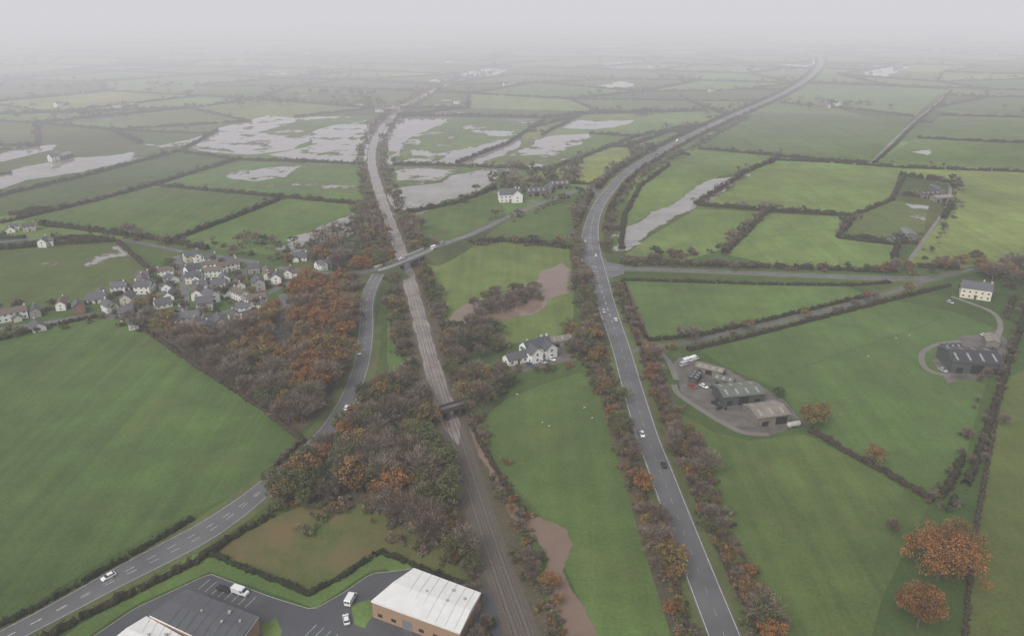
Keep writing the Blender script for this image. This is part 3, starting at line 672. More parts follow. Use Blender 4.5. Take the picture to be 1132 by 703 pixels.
for l,w,h,k in [
 ([(-20,702),(40,672),(110,634),(165,603),(212,574)],1.8,1.6,'green'),([(40,712),(90,685),(140,660),(220,620),(262,592),(300,570)],2.2,2,'mix'),
 ([(225,610),(290,637),(342,657),(385,634),(420,610),(455,624),(505,645)],1.6,1.8,'green'),
 ([(-40,388),(0,376),(60,360),(110,350),(150,354)],1.8,1.8,'mix'),([(150,358),(220,407),(290,452),(335,488),(300,520)],2.2,2,'brown'),
 ([(690,310),(760,312),(850,315),(940,316),(985,313)],1.8,1.8,'mix'),([(690,292),(760,293),(850,296),(930,299),(975,301)],2.4,2.4,'mix'),
 ([(688,310),(697,340),(714,374)],1.8,1.8,'mix'),([(716,377),(780,370),(850,354),(920,337),(970,325)],2,2,'mix'),([(760,388),(830,372),(920,349),(990,331),(1050,316)],2,2,'mix'),
 ([(895,476),(930,497),(980,524),(1032,555)],2.2,2.2,'brown'),([(1052,560),(1074,525),(1096,460),(1118,392),(1140,330)],2.5,2.5,'mix'),([(1036,556),(1056,525),(1070,490),(1085,440),(1103,390),(1120,330)],2.5,2.5,'mix'),
 ([(468,284),(520,270),(560,266),(636,274)],2.2,2.2,'mix'),([(466,292),(476,330),(490,362)],2,2,'mix'),([(520,470),(556,534),(580,566)],1.5,1.6,'brown'),
 ([(848,234),(825,258),(800,281)],3,3,'brown'),([(770,227),(842,233),(945,239),(926,263),(992,271),(985,300)],3,2.5,'mix'),([(850,180),(826,190),(795,210),(770,226)],3,2.6,'mix'),
 ([(850,177),(920,180),(1000,186),(1090,189),(1180,192)],2.5,2.2,'mix'),([(772,165),(850,172),(900,177),(965,181)],2.5,2.2,'mix'),
 ([(995,194),(1054,203),(1050,232),(1025,262),(1003,292)],3.5,3,'green'),([(945,238),(985,222),(1000,194)],2.5,2,'mix'),([(1003,294),(1060,298)],2.5,2.2,'mix'),
 ([(966,181),(990,160),(1012,137),(1038,116),(1052,100)],2.5,1.8,'mix'),([(1014,153),(1090,157),(1180,160)],2.5,2.2,'mix'),([(1040,128),(1120,130),(1200,133)],2.5,2.2,'mix'),([(862,114),(940,121),(1010,129)],2.5,2.2,'mix'),([(888,92),(960,95),(1048,99)],2.5,2.2,'mix'),
 ([(0,247),(18,243),(95,225),(170,205),(262,177)],3,2.5,'mix'),([(172,205),(240,212),(310,218),(396,226)],2.8,2.4,'mix'),([(188,267),(250,244),(312,220)],2.8,2.4,'green'),
 ([(-40,226),(0,217),(90,196),(200,167),(240,145)],3,2.5,'mix'),([(40,248),(100,255),(190,268),(230,276)],3,2.6,'mix'),([(200,168),(262,177),(330,179),(402,182)],2.8,2.2,'mix'),
 ([(-40,283),(0,276),(70,270),(128,267)],2.8,2.6,'mix'),([(130,268),(165,298),(150,320),(100,336),(0,351)],2.5,2.2,'brown'),
 ([(434,183),(480,183),(560,186),(605,189)],2.8,2.5,'mix'),([(505,181),(560,160),(602,133)],2.8,2.5,'mix'),([(444,237),(500,226),(548,209)],2.8,2.5,'mix'),([(603,189),(645,174),(705,151),(765,139)],2.8,2.5,'mix'),
 ([(436,129),(520,129),(600,131),(640,127),(740,124),(800,122)],3.5,3.5,'mix'),([(600,150),(606,146),(642,128)],2.8,2.5,'mix'),([(652,148),(705,152)],2.8,2.5,'mix'),
 ([(686,276),(690,240),(708,206),(740,183)],2.5,2.2,'mix'),([(1108,420),(1090,520),(1074,610),(1066,715)],1.5,1.4,'brown')]:
    hedge(l,w,h,k)
def offs(p,o): 
    q=p[:,:2].copy(); q+=normals(p)*o; return q
hedge(offs(A[88:180],10.5),2.6,2.6,'mix',True); hedge(offs(A[88:180],-10.5),2.6,2.6,'mix',True)
hedge(offs(A[8:72],9.5),1.8,1.6,'brown',True); hedge(offs(A[8:66],-9.5),1.8,1.6,'brown',True)

# distant patchwork of fields
th=math.radians(-14); e1=np.array([math.cos(th),math.sin(th)]); e2=np.array([-e1[1]+.25,e1[0]])
ca,cb=175,135; G={}
for i in range(-34,35):
    for j in range(2,52):
        c=e1*(i+.35*((j*7)%3))*ca+e2*j*cb
        if c[1]>430 and c[1]<7000 and abs(c[0])<.85*c[1]+400: G[i,j]=c+RG.normal(0,24,2)
polys=[];tn=[];wp=[];wt=[]
for (i,j) in list(G):
    ks=[(i,j),(i+1,j),(i+1,j+1),(i,j+1)]
    if all(k in G for k in ks):
        p=[tuple(G[k]) for k in ks]; k=random.choice([.6,.75,.9,1.0,1.15,1.35,1.55]); t=gr(k,.05,random.choice([0,.01,.03]))
        cx,cy=np.mean([q[0] for q in p]),np.mean([q[1] for q in p])
        if (-500<cx<150 and 600<cy<2400 and random.random()<.3): wp.append(p); wt.append(t)
        else: polys.append(p); tn.append(t)
sheet('distant_fields',polys,tn,-.02,G_A); sheet('distant_wet_fields',wp,wt,-.02,G_W)
VS=[];FS=[];TS=[];nv=0; far_trees=[]
bb=[(min(q[0] for q in f),max(q[0] for q in f),min(q[1] for q in f),max(q[1] for q in f),f) for f in FIELDS]
def infield(x,y): return any(a<=x<=b and c<=y<=d and inside(x,y,f) for a,b,c,d,f in bb)
for (i,j),c in G.items():
    for k in ((i+1,j),(i,j+1)):
        if k in G and random.random()<.82:
            a,b=c,G[k]; y=(a[1]+b[1])/2
            if y>4200: continue
            p=resample(np.array([a,b]),10 if y<1600 else 20)
            good=[not infield(*q) for q in p]
            s=0
            while s<len(p):
                if not good[s]: s+=1; continue
                e=s
                while e+1<len(p) and good[e+1]: e+=1
                if e-s>=2:
                    V,Fc,t=hedge_vf(p[s:e+1],random.uniform(3.0,5.6),random.uniform(2.2,4.6),5 if y<1600 else 14,1.2 if y<1600 else .4,RG,.7)
                    if len(Fc): VS.append(V); FS+=[[q+nv for q in f] for f in Fc]; TS.append(t); nv+=len(V)
                    for q in p[s:e+1]:
                        if random.random()<(.36 if y<1600 else .3) and clear(q[0],q[1],3): far_trees.append((q[0]+random.uniform(-2,2),q[1],4+8*random.random()**2,pick({'brown':5,'dark':2,'olive':2,'ochre':.5}),False))
                s=e+1
o=mk('distant_hedgerows',np.concatenate(VS),FS,HM['mix']); a=o.data.attributes.new('tone','FLOAT','POINT'); a.data.foreach_set('value',np.concatenate(TS).astype(np.float32))
mass('distant_hedgerow_trees',far_trees)
cop=[]
for _ in range(60):
    y=random.uniform(1100,4200); x=random.uniform(-.7,.7)*y
    if infield(x,y): continue
    for k in range(random.randint(10,34)):
        a,b=x+random.gauss(0,38),y+random.gauss(0,16)
        if clear(a,b,4): cop.append((a,b,random.uniform(7,13),pick({'brown':5,'dark':3,'olive':2}),False))
mass('distant_copses',cop)
V=[];Fc=[];nx=60;ny=10
for j in range(ny):
    for i in range(nx):
        x=-7000+i*230; y=4300+j*330
        hgt=170*math.exp(-((x+3200)/2400)**2)*(1+.3*math.sin(x*.002))+60*math.exp(-((x-3000)/1500)**2)
        V.append((x,y,-2+hgt*math.sin(math.pi*j/(ny-1))+RG.normal(0,3)*(0<j<ny-1)))
Fc=[(j*nx+i,j*nx+i+1,(j+1)*nx+i+1,(j+1)*nx+i) for j in range(ny-1) for i in range(nx-1)]
mk('distant_hills',V,Fc,M_LIT)

# ------------------------------------------------------------------ buildings
def gable(Ln,W,hw,pitch,wall,roof,win=True,chim=True,door=True,oh=.35,storeys=2,barn=None):
    parts=[]; hr=hw+W/2*math.tan(pitch)
    V=[];Fc=[]
    for x in (-Ln/2,Ln/2): V+=[(x,-W/2,0),(x,W/2,0),(x,W/2,hw),(x,0,hr),(x,-W/2,hw)]
    Fc=[(4,3,2,1,0),(5,6,7,8,9),(0,1,6,5),(1,2,7,6),(2,3,8,7),(3,4,9,8),(4,0,5,9)]
    parts.append(('walls',mk('walls',V,Fc,wall,link=False)))
    o=oh; t=math.tan(pitch); V=[]
    sec=[(-W/2-o,hw-o*t+.03),(0,hr+.03),(W/2+o,hw-o*t+.03),(W/2+o,hw-o*t+.2),(0,hr+.22),(-W/2-o,hw-o*t+.2)]
    for x in (-Ln/2-.3,Ln/2+.3): V+=[(x,a,b) for a,b in sec]
    Fc=[(0,1,4,5),(1,2,3,4),(6,11,10,7),(7,10,9,8)]+[(i,(i+1)%6,6+(i+1)%6,6+i) for i in range(6)]
    parts.append(('roof',mk('roof',V,Fc,roof,link=False)))
    if win:
        FV=[];FF=[];GV=[];GF=[]
        nx=max(2,int(Ln/2.8))
        for s in (-1,1):
            for st in range(storeys):
                zc=1.5+2.5*st
                for i in range(nx):
                    x=-Ln/2+(i+.5)*Ln/nx
                    if st==0 and s==-1 and i==nx//2 and door: continue
                    y0,y1=sorted((s*W/2,s*(W/2+.05))); box(FV,FF,x-.6,x+.6,y0-.001,y1,zc-.6,zc+.6)
                    y0,y1=sorted((s*W/2,s*(W/2+.07))); box(GV,GF,x-.5,x-.04,y0,y1,zc-.5,zc+.5); box(GV,GF,x+.04,x+.5,y0,y1,zc-.5,zc+.5)
            for st in range(storeys):
                zc=1.5+2.5*st; x0,x1=sorted((s*Ln/2,s*(Ln/2+.05))); box(FV,FF,x0,x1,-.6,.6,zc-.6,zc+.6)
                x0,x1=sorted((s*Ln/2,s*(Ln/2+.07))); box(GV,GF,x0,x1,-.5,.5,zc-.5,zc+.5)
        parts.append(('window_frames',mk('window_frames',FV,FF,M_FRAME,link=False))); parts.append(('window_glass',mk('window_glass',GV,GF,M_GLASS,link=False)))
    if door:
        V=[];Fc=[]; nx=max(2,int(Ln/2.8)); x=-Ln/2+(nx//2+.5)*Ln/nx; box(V,Fc,x-.5,x+.5,-W/2-.06,-W/2,0,2.1); box(V,Fc,x-.9,x+.9,-W/2-1,-W/2,2.3,2.42)
        parts.append(('door',mk('door',V,Fc,M_DOOR,link=False)))
    if chim:
        V=[];Fc=[]; x=Ln/2-.6; box(V,Fc,x-.4,x+.4,-.35,.35,hr-.6,hr+1.1); parts.append(('chimney',mk('chimney',V,Fc,wall,link=False)))
        V=[];Fc=[]
        for dy in (-.17,.17): prism(V,Fc,(x,dy,hr+1.1),(x,dy,hr+1.5),.12,.1,6)
        parts.append(('chimney_pots',mk('chimney_pots',V,Fc,M_POT,link=False)))
    if barn:
        V=[];Fc=[]; n=barn
        for i in range(n):
            x=-Ln/2+(i+.5)*Ln/n; w=Ln/n*(.36 if i%2 else .2); box(V,Fc,x-w,x+w,-W/2-.06,-W/2-.001,0,hw*(.82 if i%2 else .55))
        box(V,Fc,Ln/2+.001,Ln/2+.06,-W*.22,W*.22,0,hw*.85)
        parts.append(('door_shade_panels',mk('door_shade_panels',V,Fc,M_DARK,link=False)))  # solid dark panels on the wall, interior shade put into their colour
        V=[];Fc=[]
        for i in range(n+1):
            x=-Ln/2+(i+.5)*Ln/(n+1)
            for s in (-1,1):
                k=len(V); ya,yb=s*W*.42,s*W*.12
                za=hr+.24-abs(ya)*t; zb=hr+.24-abs(yb)*t
                V+=[(x-.5,ya,za),(x+.5,ya,za),(x+.5,yb,zb),(x-.5,yb,zb)]; Fc.append((k,k+1,k+2,k+3) if s<0 else (k+3,k+2,k+1,k))
        parts.append(('roof_lights',mk('roof_lights',V,Fc,M_SKYL,link=False)))
    return parts
def place(name,u,v,rz,groups,sc=1):
    x,y=P(u,v); e=empty(name,(x,y,0),rz,sc)
    for gi,(parts,dx,dy,r) in enumerate(groups):
        for n,me in parts:
            o=bpy.data.objects.new(n,me); COL.objects.link(o); o.parent=e; o.location=(dx,dy,-.013*gi); o.rotation_euler=(0,0,r)
    return e
rd=math.radians
HV=[gable(9,7,5,rd(36),M_WHITE,M_SLATE),gable(10,7,5,rd(33),M_CREAM,M_SLATE),gable(12,6.5,5,rd(35),M_WHITE,M_SLATE2),gable(9,7,5,rd(38),M_GREYW,M_SLATE),gable(10,7.5,2.7,rd(38),M_WHITE,M_SLATE,storeys=1),gable(8.5,7,5,rd(36),M_BRICK,M_SLATE),gable(15,6,4.8,rd(34),M_WHITE,M_SLATE2)]
HX=[gable(4.5,4,2.6,rd(33),M_CREAM,M_SLATE,win=False,chim=False,door=False),gable(6,5,4.6,rd(36),M_WHITE,M_SLATE,chim=False,door=False)]
vh=[(120,345),(136,338),(152,333),(168,341),(183,332),(198,341),(207,330),(217,346),(228,335),(236,324),(252,326),(263,318),(273,330),(284,337),(293,343),(260,354),(271,350),(230,371),(216,366),(245,342),(200,316),(185,319),(172,323),(212,306),(226,300),(240,309),(256,303),(268,309),(281,301),(296,306),(306,312),(286,319),(300,325),(190,302),(202,292),(216,286),(233,291),(248,293),(263,291),(332,287),(346,299),(318,301),(350,312),(40,349),(52,347),(76,343),(88,340),(14,353),(42,364),(12,256),(33,255),(50,272),(132,323),(146,321),(161,314),(178,346),(192,356),(206,354),(243,357),(222,321),(176,305),(164,328),(325,310),(310,296),(338,310),(110,336),(124,331),(142,346),(158,349),(176,353),(254,312),(244,299),(272,298),(290,294),(222,313),(190,311),(196,331),(212,337),(240,333),(256,337),(268,341),(282,347),(232,357),(222,357),(240,366),(252,364)]
HP=[]
for u,v in vh:
    x,y=P(u,v); good=False
    for tr in range(14):
        a,b=x+random.uniform(-.8,.8)*tr,y+random.uniform(-1.2,1.2)*tr
        if all(math.hypot(a-c,b-d)>10.6 for c,d in HP) and clear(a,b,4.0): good=True; break
    if not good: continue
    HP.append((a,b))
    hv=random.choices(HV,[5,3,3,1.5,3,.8,1.5])[0]
    g=[(hv,0,0,0)]
    if random.random()<.6: g.append((random.choice(HX),random.choice([-2.2,2.2]),random.choice([-3.8,3.8]),rd(90)))
    e=place('village_house',u,v,rd(25)+random.choice([0,90,90,180,270])*math.pi/180+random.uniform(-.45,.45),g,random.uniform(.76,1.0)); e.location=(a,b,0)
fa=gable(13,7,5,rd(40),M_WHITE,M_SLATE); fb_=gable(9,6,4.6,rd(40),M_WHITE,M_SLATE,door=False); fc=gable(10,5.5,2.8,rd(36),M_WHITE,M_SLATE,storeys=1,chim=False)
place('white_farmhouse',592,392,rd(32),[(fa,0,0,0),(fb_,-4,-3,rd(90)),(fb_,4,-2.5,rd(90)),(fc,-11.6,-1.5,0)],1.1)
place('farm_outbuilding',620,380,rd(20),[(gable(13,6,3,rd(30),M_GREYW,M_RGREY,win=False,chim=False,door=False,barn=2),0,0,0)])
place('farm_outbuilding',636,375,rd(100),[(gable(10,6,3,rd(30),M_WHITE,M_RWHITE,win=False,chim=False,door=False,barn=2),0,0,0)])
sheet('farmhouse_yard',[organic(PL([(560,398),(580,385),(640,372),(645,395),(600,408),(570,412)]),3,.06)],[gr(.7)],.0225,M_CONC)
place('white_country_house',563,222,rd(10),[(gable(16,9,6,rd(36),M_WHITE,M_SLATE,storeys=2),0,0,0),(gable(9,8,6,rd(40),M_WHITE,M_SLATE,door=False),5,-3,rd(90))],1.1)
for u,v,r in ((592,216,15),(606,212,80),(618,208,10)): place('stone_barn',u,v,rd(r),[(gable(16,7,3.6,rd(35),M_BLOCK,M_SLATE,win=False,chim=False,door=False,barn=3),0,0,0)],1.1)
sheet('farmyard_concrete',[organic(PL([(740,404),(752,395),(790,402),(820,418),(870,445),(895,468),(850,482),(815,478),(780,458),(752,432)]),3,.06)],[gr(.7)],.0300,M_CONC)
place('green_roofed_barn',815,440,rd(10),[(gable(19,12,4.5,rd(13),M_CLAD,M_RGREEN,win=False,chim=False,door=False,barn=3),0,0,0)])
place('grey_roofed_barn',846,462,rd(14),[(gable(15,12,4.2,rd(14),M_BLOCK,M_RGREY,win=False,chim=False,door=False,barn=2),0,0,0)])
place('farm_shed',785,412,rd(-32),[(gable(13,5,2.8,rd(20),M_BLOCK,M_RGREY,win=False,chim=False,door=False,barn=3),0,0,0)])
place('farm_shed',800,424,rd(-30),[(gable(9,5,2.8,rd(20),M_BLOCK,M_RGREEN,win=False,chim=False,door=False,barn=2),0,0,0)])
place('farm_shed',768,420,rd(60),[(gable(8,4,2.5,rd(15),M_CLAD,M_RBLK,win=False,chim=False,door=False,barn=2),0,0,0)])
sheet('farmyard_concrete',[organic(PL([(1030,398),(1055,374),(1105,364),(1110,392),(1088,420),(1048,424)]),3,.06)],[gr(.7)],.0305,M_CONC)
place('black_roofed_barn',1070,404,rd(-6),[(gable(23,18,5.5,rd(15),M_CLAD,M_RBLK,win=False,chim=False,door=False,barn=3),0,0,0)])
place('farm_shed',1095,380,rd(70),[(gable(10,6,3,rd(18),M_BLOCK,M_RGREY,win=False,chim=False,door=False,barn=2),0,0,0)])
place('farm_shed',1050,388,rd(10),[(gable(9,5,3,rd(18),M_BLOCK,M_RBLK,win=False,chim=False,door=False,barn=2),0,0,0)])
place('cream_farmhouse',1077,328,rd(-25),[(gable(15,9,6,rd(32),M_CREAM,M_SLATE),0,0,0),(gable(7,6,5,rd(32),M_CREAM,M_SLATE,door=False),4,5,rd(90))],1.05)
for u,v,r in ((1026,218,5),(1035,212,90),(992,268,20),(1003,262,80),(1040,222,10)): place('farm_barn',u,v,rd(r),[(gable(18,9,4,rd(20),M_BLOCK,random.choice([M_RGREY,M_RBLK,M_RGREEN]),win=False,chim=False,door=False,barn=3),0,0,0)],.9)
for u,v in ((925,117),(915,119),(870,43),(880,42),(890,44),(902,43),(505,115),(855,46),(1000,76),(420,124),(438,121),(60,178),(910,47),(340,60),(720,75),(1100,62),(130,120),(65,118),(560,96),(786,102)):
    place('distant_farm',u,v,random.uniform(0,3),[(random.choice(HV[:4]),0,0,0),(gable(16,9,4,rd(22),M_BLOCK,M_RGREY,win=False,chim=False,door=False,barn=3),14,4,.3)],1.0)
# industrial estate
yard=PL([(90,712),(150,672),(232,634),(300,660),(346,674),(380,655),(410,634),(430,632),(458,628),(545,652),(560,720),(90,730)])
sheet('industrial_estate_yard',[yard],[gr(.7)],.034,M_YARD)
def kerb(px):
    p=to3(np.array(PL(px))); p=resample(p,3); n=normals(p); rows=[]
    for o,z in ((-.08,0),(-.08,.13),(.08,.13),(.08,0)):
        a=p.copy(); a[:,:2]+=n*o; a[:,2]=z; rows.append(a)
    k=len(p); Fc=[]
    for j in range(3): Fc+=[(j*k+i,j*k+i+1,(j+1)*k+i+1,(j+1)*k+i) for i in range(k-1)]
    mk('kerb',np.concatenate(rows),Fc,M_PAVE)
kerb([(90,712),(150,672),(232,634),(300,660),(346,674),(380,655),(410,634),(430,632),(458,628)])
sheet('yard_grass_island',[organic(PL([(388,668),(408,662),(414,676),(404,694),(392,690)]),2,.05)],[gr(1.3)],.05,G_A)
sheet('yard_grass_island',[organic(PL([(288,690),(306,682),(312,697),(306,712),(290,712)]),2,.05)],[gr(1.3)],.05,G_A)
def unit_building(name,corn,h,wall,roof,par=.5):
    c=[np.array(P(u,v,h)) for u,v in corn]
    if sum(c[i][0]*c[(i+1)%4][1]-c[(i+1)%4][0]*c[i][1] for i in range(4))<0: c.reverse()
    ct=sum(c)/4; e=empty(name,(ct[0],ct[1],0)); L_=[q-ct for q in c]
    V=[(*q,0) for q in L_]+[(*q,h-.5) for q in L_]
    mk('walls',V,[(i,(i+1)%4,4+(i+1)%4,4+i) for i in range(4)],wall,parent=e)
    o=[q*1.015 for q in L_]; V=[(*q,h-.5) for q in o]+[(*q,h+.05) for q in o]
    mk('fascia',V,[(i,(i+1)%4,4+(i+1)%4,4+i) for i in range(4)]+[(3,2,1,0)],M_FRAME,parent=e)
    if np.linalg.norm(o[1]-o[0])<np.linalg.norm(o[2]-o[1]): o=o[1:]+o[:1]
    m1=(o[0]+o[3])/2; m2=(o[1]+o[2])/2
    V=[(*o[0],h+.06),(*o[1],h+.06),(*m2,h+.7),(*m1,h+.7),(*o[2],h+.06),(*o[3],h+.06)]
    mk('roof',V,[(0,1,2,3),(3,2,4,5),(1,4,2),(5,0,3)],roof,parent=e)
    SV=[];SF=[];d=o[1]-o[0]; Ln=np.linalg.norm(d); d/=Ln
    for a,b in ((o[0],m1),(o[3],m1)):
        k=2.0
        while k<Ln-1:
            p0=a+d*k; p1=b+d*k; q=len(SV)
            SV+=[(*(p0-d*.04),h+.10),(*(p0+d*.04),h+.10),(*(p1+d*.04),h+.74),(*(p1-d*.04),h+.74)]; SF.append((q,q+1,q+2,q+3)); k+=3
    mk('roof_seams',SV,SF,M_RGREY if roof is M_RWHITE else M_DARK,parent=e)
    V=[];Fc=[]; rgx=random.Random(3)
    for k in range(4):
        a=(m1+(m2-m1)*rgx.uniform(.12,.88))+(o[0]-m1)*rgx.uniform(-.6,.6); s=rgx.uniform(.25,.5); box(V,Fc,a[0]-s,a[0]+s,a[1]-s,a[1]+s,h+.2,h+1.0)
    mk('roof_vents',V,Fc,M_PAVE,parent=e)
    GV=[];GF=[];DV=[];DF=[]
    for i in range(4):
        a=L_[i];b=L_[(i+1)%4]; t=b-a; ln=np.linalg.norm(t); t/=ln; nn=np.array([t[1],-t[0]])
        k=2.5; j=0
        while k<ln-2.5:
            if j%3==2: V_,F_,w,z0,z1=DV,DF,1.6,0,3.2
            else: V_,F_,w,z0,z1=GV,GF,.8,1.0,2.2
            q=len(V_); p0=a+t*(k-w)+nn*.05; p1=a+t*(k+w)+nn*.05
            V_+=[(*p0,z0),(*p1,z0),(*p1,z1),(*p0,z1)]; F_.append((q,q+1,q+2,q+3))
            k+=4.6; j+=1
    mk('window_glass',GV,GF,M_GLASS,parent=e); mk('roller_doors',DV,DF,M_HUB,parent=e)
    return e
unit_building('brick_warehouse',[(411,664),(458,628),(531,655),(508,699)],6.0,M_TANB,M_RWHITE)
unit_building('grey_roofed_warehouse',[(166,680),(207,651),(285,681),(255,722)],6.0,M_TANB,M_RDARK)
unit_building('white_roofed_unit',[(118,712),(162,681),(203,704),(190,735)],5.0,M_TANB,M_RWHITE)
V=[];Fc=[]
for (u0,v0,u1,v1,n) in ((350,690,372,700,5),(232,640,290,662,8)):
    a=np.array(P(u0,v0));b=np.array(P(u1,v1)); t=(b-a)/max(1,np.linalg.norm(b-a)); nn=np.array([t[1],-t[0]])
    for k in range(n):
        p=a+t*2.6*k; q=len(V); V+=[(*p,.04),(*(p+t*.1),.04),(*(p+t*.1+nn*4.8),.04),(*(p+nn*4.8),.04)]; Fc.append((q,q+1,q+2,q+3))
mk('parking_bay_lines',V,Fc,M_LINE)

# ------------------------------------------------------------------ vehicles
def prof_ex(prof,y0,y1):
    n=len(prof); V=[(x,y0,z) for x,z in prof]+[(x,y1,z) for x,z in prof]
    return V,[tuple(range(n-1,-1,-1)),tuple(range(n,2*n))]+[(i,(i+1)%n,n+(i+1)%n,n+i) for i in range(n)]
def wheels(xs,y,r,w=.22):
    V=[];Fc=[];HVv=[];HF=[]
    for x in xs:
        for s in (-1,1):
            k=len(V); prism(V,Fc,(x,s*y-w/2*s,r),(x,s*y+w/2*s,r),r,r,14); Fc+=[tuple(range(k,k+14)),tuple(range(k+14,k+28))]
            k=len(HVv); prism(HVv,HF,(x,s*(y+w/2-.02),r),(x,s*(y+w/2+.015),r),r*.6,r*.55,10); HF.append(tuple(range(k+10,k+20)))
    return (V,Fc),(HVv,HF)
def frust(b,t,z0,z1):
    V=[(b[0],-b[2],z0),(b[1],-b[2],z0),(b[1],b[2],z0),(b[0],b[2],z0),(t[0],-t[2],z1),(t[1],-t[2],z1),(t[1],t[2],z1),(t[0],t[2],z1)]
    return V,[(0,3,2,1),(4,5,6,7),(0,1,5,4),(1,2,6,5),(2,3,7,6),(3,0,4,7)]
def carset(c):
    m=PAINT[c]; out=[]
    V,Fc=prof_ex([(-2.1,.28),(-2.2,.55),(-2.12,.9),(-1.6,.98),(.95,.98),(1.85,.82),(2.15,.62),(2.18,.28)],-.88,.88); out.append(('body',mk('body',V,Fc,m,link=False)))
    V,Fc=frust((-1.85,1.05,.80),(-1.35,.3,.62),.97,1.40); out.append(('window_glass',mk('window_glass',V,Fc,M_GLASS,link=False)))
    V,Fc=frust((-1.38,.33,.64),(-1.3,.25,.58),1.395,1.47); out.append(('roof',mk('roof',V,Fc,m,link=False)))
    a,b=wheels((-1.35,1.35),.80,.33); out+=[('wheels',mk('wheels',*a,M_TYRE,link=False)),('hubs',mk('hubs',*b,M_HUB,link=False))]
    V=[];Fc=[]; [box(V,Fc,2.12,2.2,s*.65-.16,s*.65+.16,.55,.7) for s in (-1,1)]; out.append(('headlights',mk('headlights',V,Fc,M_LAMP,link=False)))
    V=[];Fc=[]; [box(V,Fc,-2.22,-2.12,s*.7-.13,s*.7+.13,.6,.82) for s in (-1,1)]; out.append(('taillights',mk('taillights',V,Fc,M_TAIL,link=False)))
    return out
def vanset(c):
    m=PAINT[c]; out=[]
    V,Fc=prof_ex([(-2.7,.38),(-2.72,2.25),(-2.5,2.38),(1.0,2.38),(1.35,2.2),(1.8,1.35),(2.55,1.1),(2.68,.8),(2.68,.38)],-.98,.98); out.append(('body',mk('body',V,Fc,m,link=False)))
    V=[(1.40,-.85,2.14),(1.40,.85,2.14),(1.83,.9,1.40),(1.83,-.9,1.40)]; V=[(x+.03,y,z+.02) for x,y,z in V]; out.append(('windscreen',mk('windscreen',V,[(0,3,2,1)],M_GLASS,link=False)))
    V=[];Fc=[]
    for s in (-1,1):
        k=len(V); V+=[(.55,s*.99,1.35),(1.65,s*.99,1.35),(1.28,s*.99,2.05),(.55,s*.99,2.05)]; Fc.append((k,k+1,k+2,k+3))
    box(V,Fc,-2.74,-2.71,-.8,-.08,1.35,2.0); box(V,Fc,-2.74,-2.71,.08,.8,1.35,2.0)
    out.append(('side_windows',mk('side_windows',V,Fc,M_GLASS,link=False)))
    a,b=wheels((-1.7,1.75),.88,.36); out+=[('wheels',mk('wheels',*a,M_TYRE,link=False)),('hubs',mk('hubs',*b,M_HUB,link=False))]
    return out
CS={c:carset(c) for c in PAINT}; VSN={c:vanset(c) for c in ('white','silver')}
def putv(name,parts,x,y,z,r):
    e=empty(name,(x,y,z),r)
    for nme,me in parts:
        o=bpy.data.objects.new(nme,me); COL.objects.link(o); o.parent=e
        if nme=='body': b=o.modifiers.new('bevel','BEVEL'); b.width=.07; b.segments=2; b.limit_method='ANGLE'
def veh(name,parts,u,v,u2,v2,z=.05):
    x,y=P(u,v); a=P(u2,v2); putv(name,parts,x,y,z,math.atan2(a[1]-y,a[0]-x))
def along(path,u,v,side,kind,col,rev=False):
    x,y=P(u,v); i=int(np.argmin(np.hypot(path[:,0]-x,path[:,1]-y))); n=normals(path)[i]; t=np.array([n[1],-n[0]])
    c=path[i,:2]+n*side; r=math.atan2(t[1],t[0])+(math.pi if rev else 0)
    putv('car' if kind=='car' else 'van',(CS if kind=='car' else VSN)[col],c[0],c[1],path[i,2]+.05,r)
for u,v,s,k,c in ((726,516,-1.9,'car','black'),(714,481,1.9,'car','white'),(679,354,-2.2,'car','white'),(668,343,2.8,'car','silver'),(654,283,-3,'car','white'),(648,266,3,'car','silver'),(745,157,2,'van','white'),(722,172,-2,'car','black'),(797,135,-2,'car','white')):
    along(A,u,v,s,k,c,rev=(s<0)==False)
for u,v,s,k,c in ((127,642,1.8,'car','white'),(376,452,-1.7,'car','white'),(400,392,1.7,'car','white'),(404,352,1.7,'car','black')): along(Lr,u,v,s,k,c,rev=s>0)
for u,v,s,k,c in ((432,293,1.5,'car','white'),(462,281,-1.5,'van','white'),(478,276,1.5,'car','silver')): along(B,u,v,s,k,c)
veh('parked_van',VSN['white'],266,656,290,664); veh('parked_van',VSN['white'],388,664,396,650); veh('parked_car',CS['white'],383,686,380,670)
veh('parked_car',CS['black'],247,652,262,657)
for u,v,c in ((760,400,'white'),(767,398,'white'),(757,404,'silver')): veh('parked_van',VSN['white'] if c=='white' else VSN['silver'],u,v,u+8,v-3)
for u,v,c in ((773,406,'red'),(790,430,'black'),(778,428,'white'),(600,401,'silver'),(586,404,'blue'),(1088,372,'white'),(1050,335,'silver'),(610,398,'white'),(765,428,'red'),(1042,410,'silver'),(1098,396,'black')): veh('parked_car',CS[c],u,v,u+6,v+3)
for p in VR[:4]:
    q=resample(p,13); n=normals(q)
    for i in range(1,len(q)-1):
        if random.random()<.5: putv('parked_car',CS[random.choice(['white','black','silver','red','blue'])],q[i,0]+n[i,0]*1.7,q[i,1]+n[i,1]*1.7,.04,math.atan2(-n[i,0],n[i,1]))
e=empty('storage_tank',(*P(877,472),0),.3)
V=[];Fc=[]; n=16
rows=[(-3.2,.0),(-3.0,.7),(-2.6,1.15),(2.6,1.15),(3.0,.7),(3.2,0.01)]
for x,r in rows:
    for i in range(n): V.append((x,max(r,.01)*math.cos(2*math.pi*i/n),1.5+max(r,.01)*math.sin(2*math.pi*i/n)))
for j in range(5): Fc+=[(j*n+i,j*n+(i+1)%n,(j+1)*n+(i+1)%n,(j+1)*n+i) for i in range(n)]
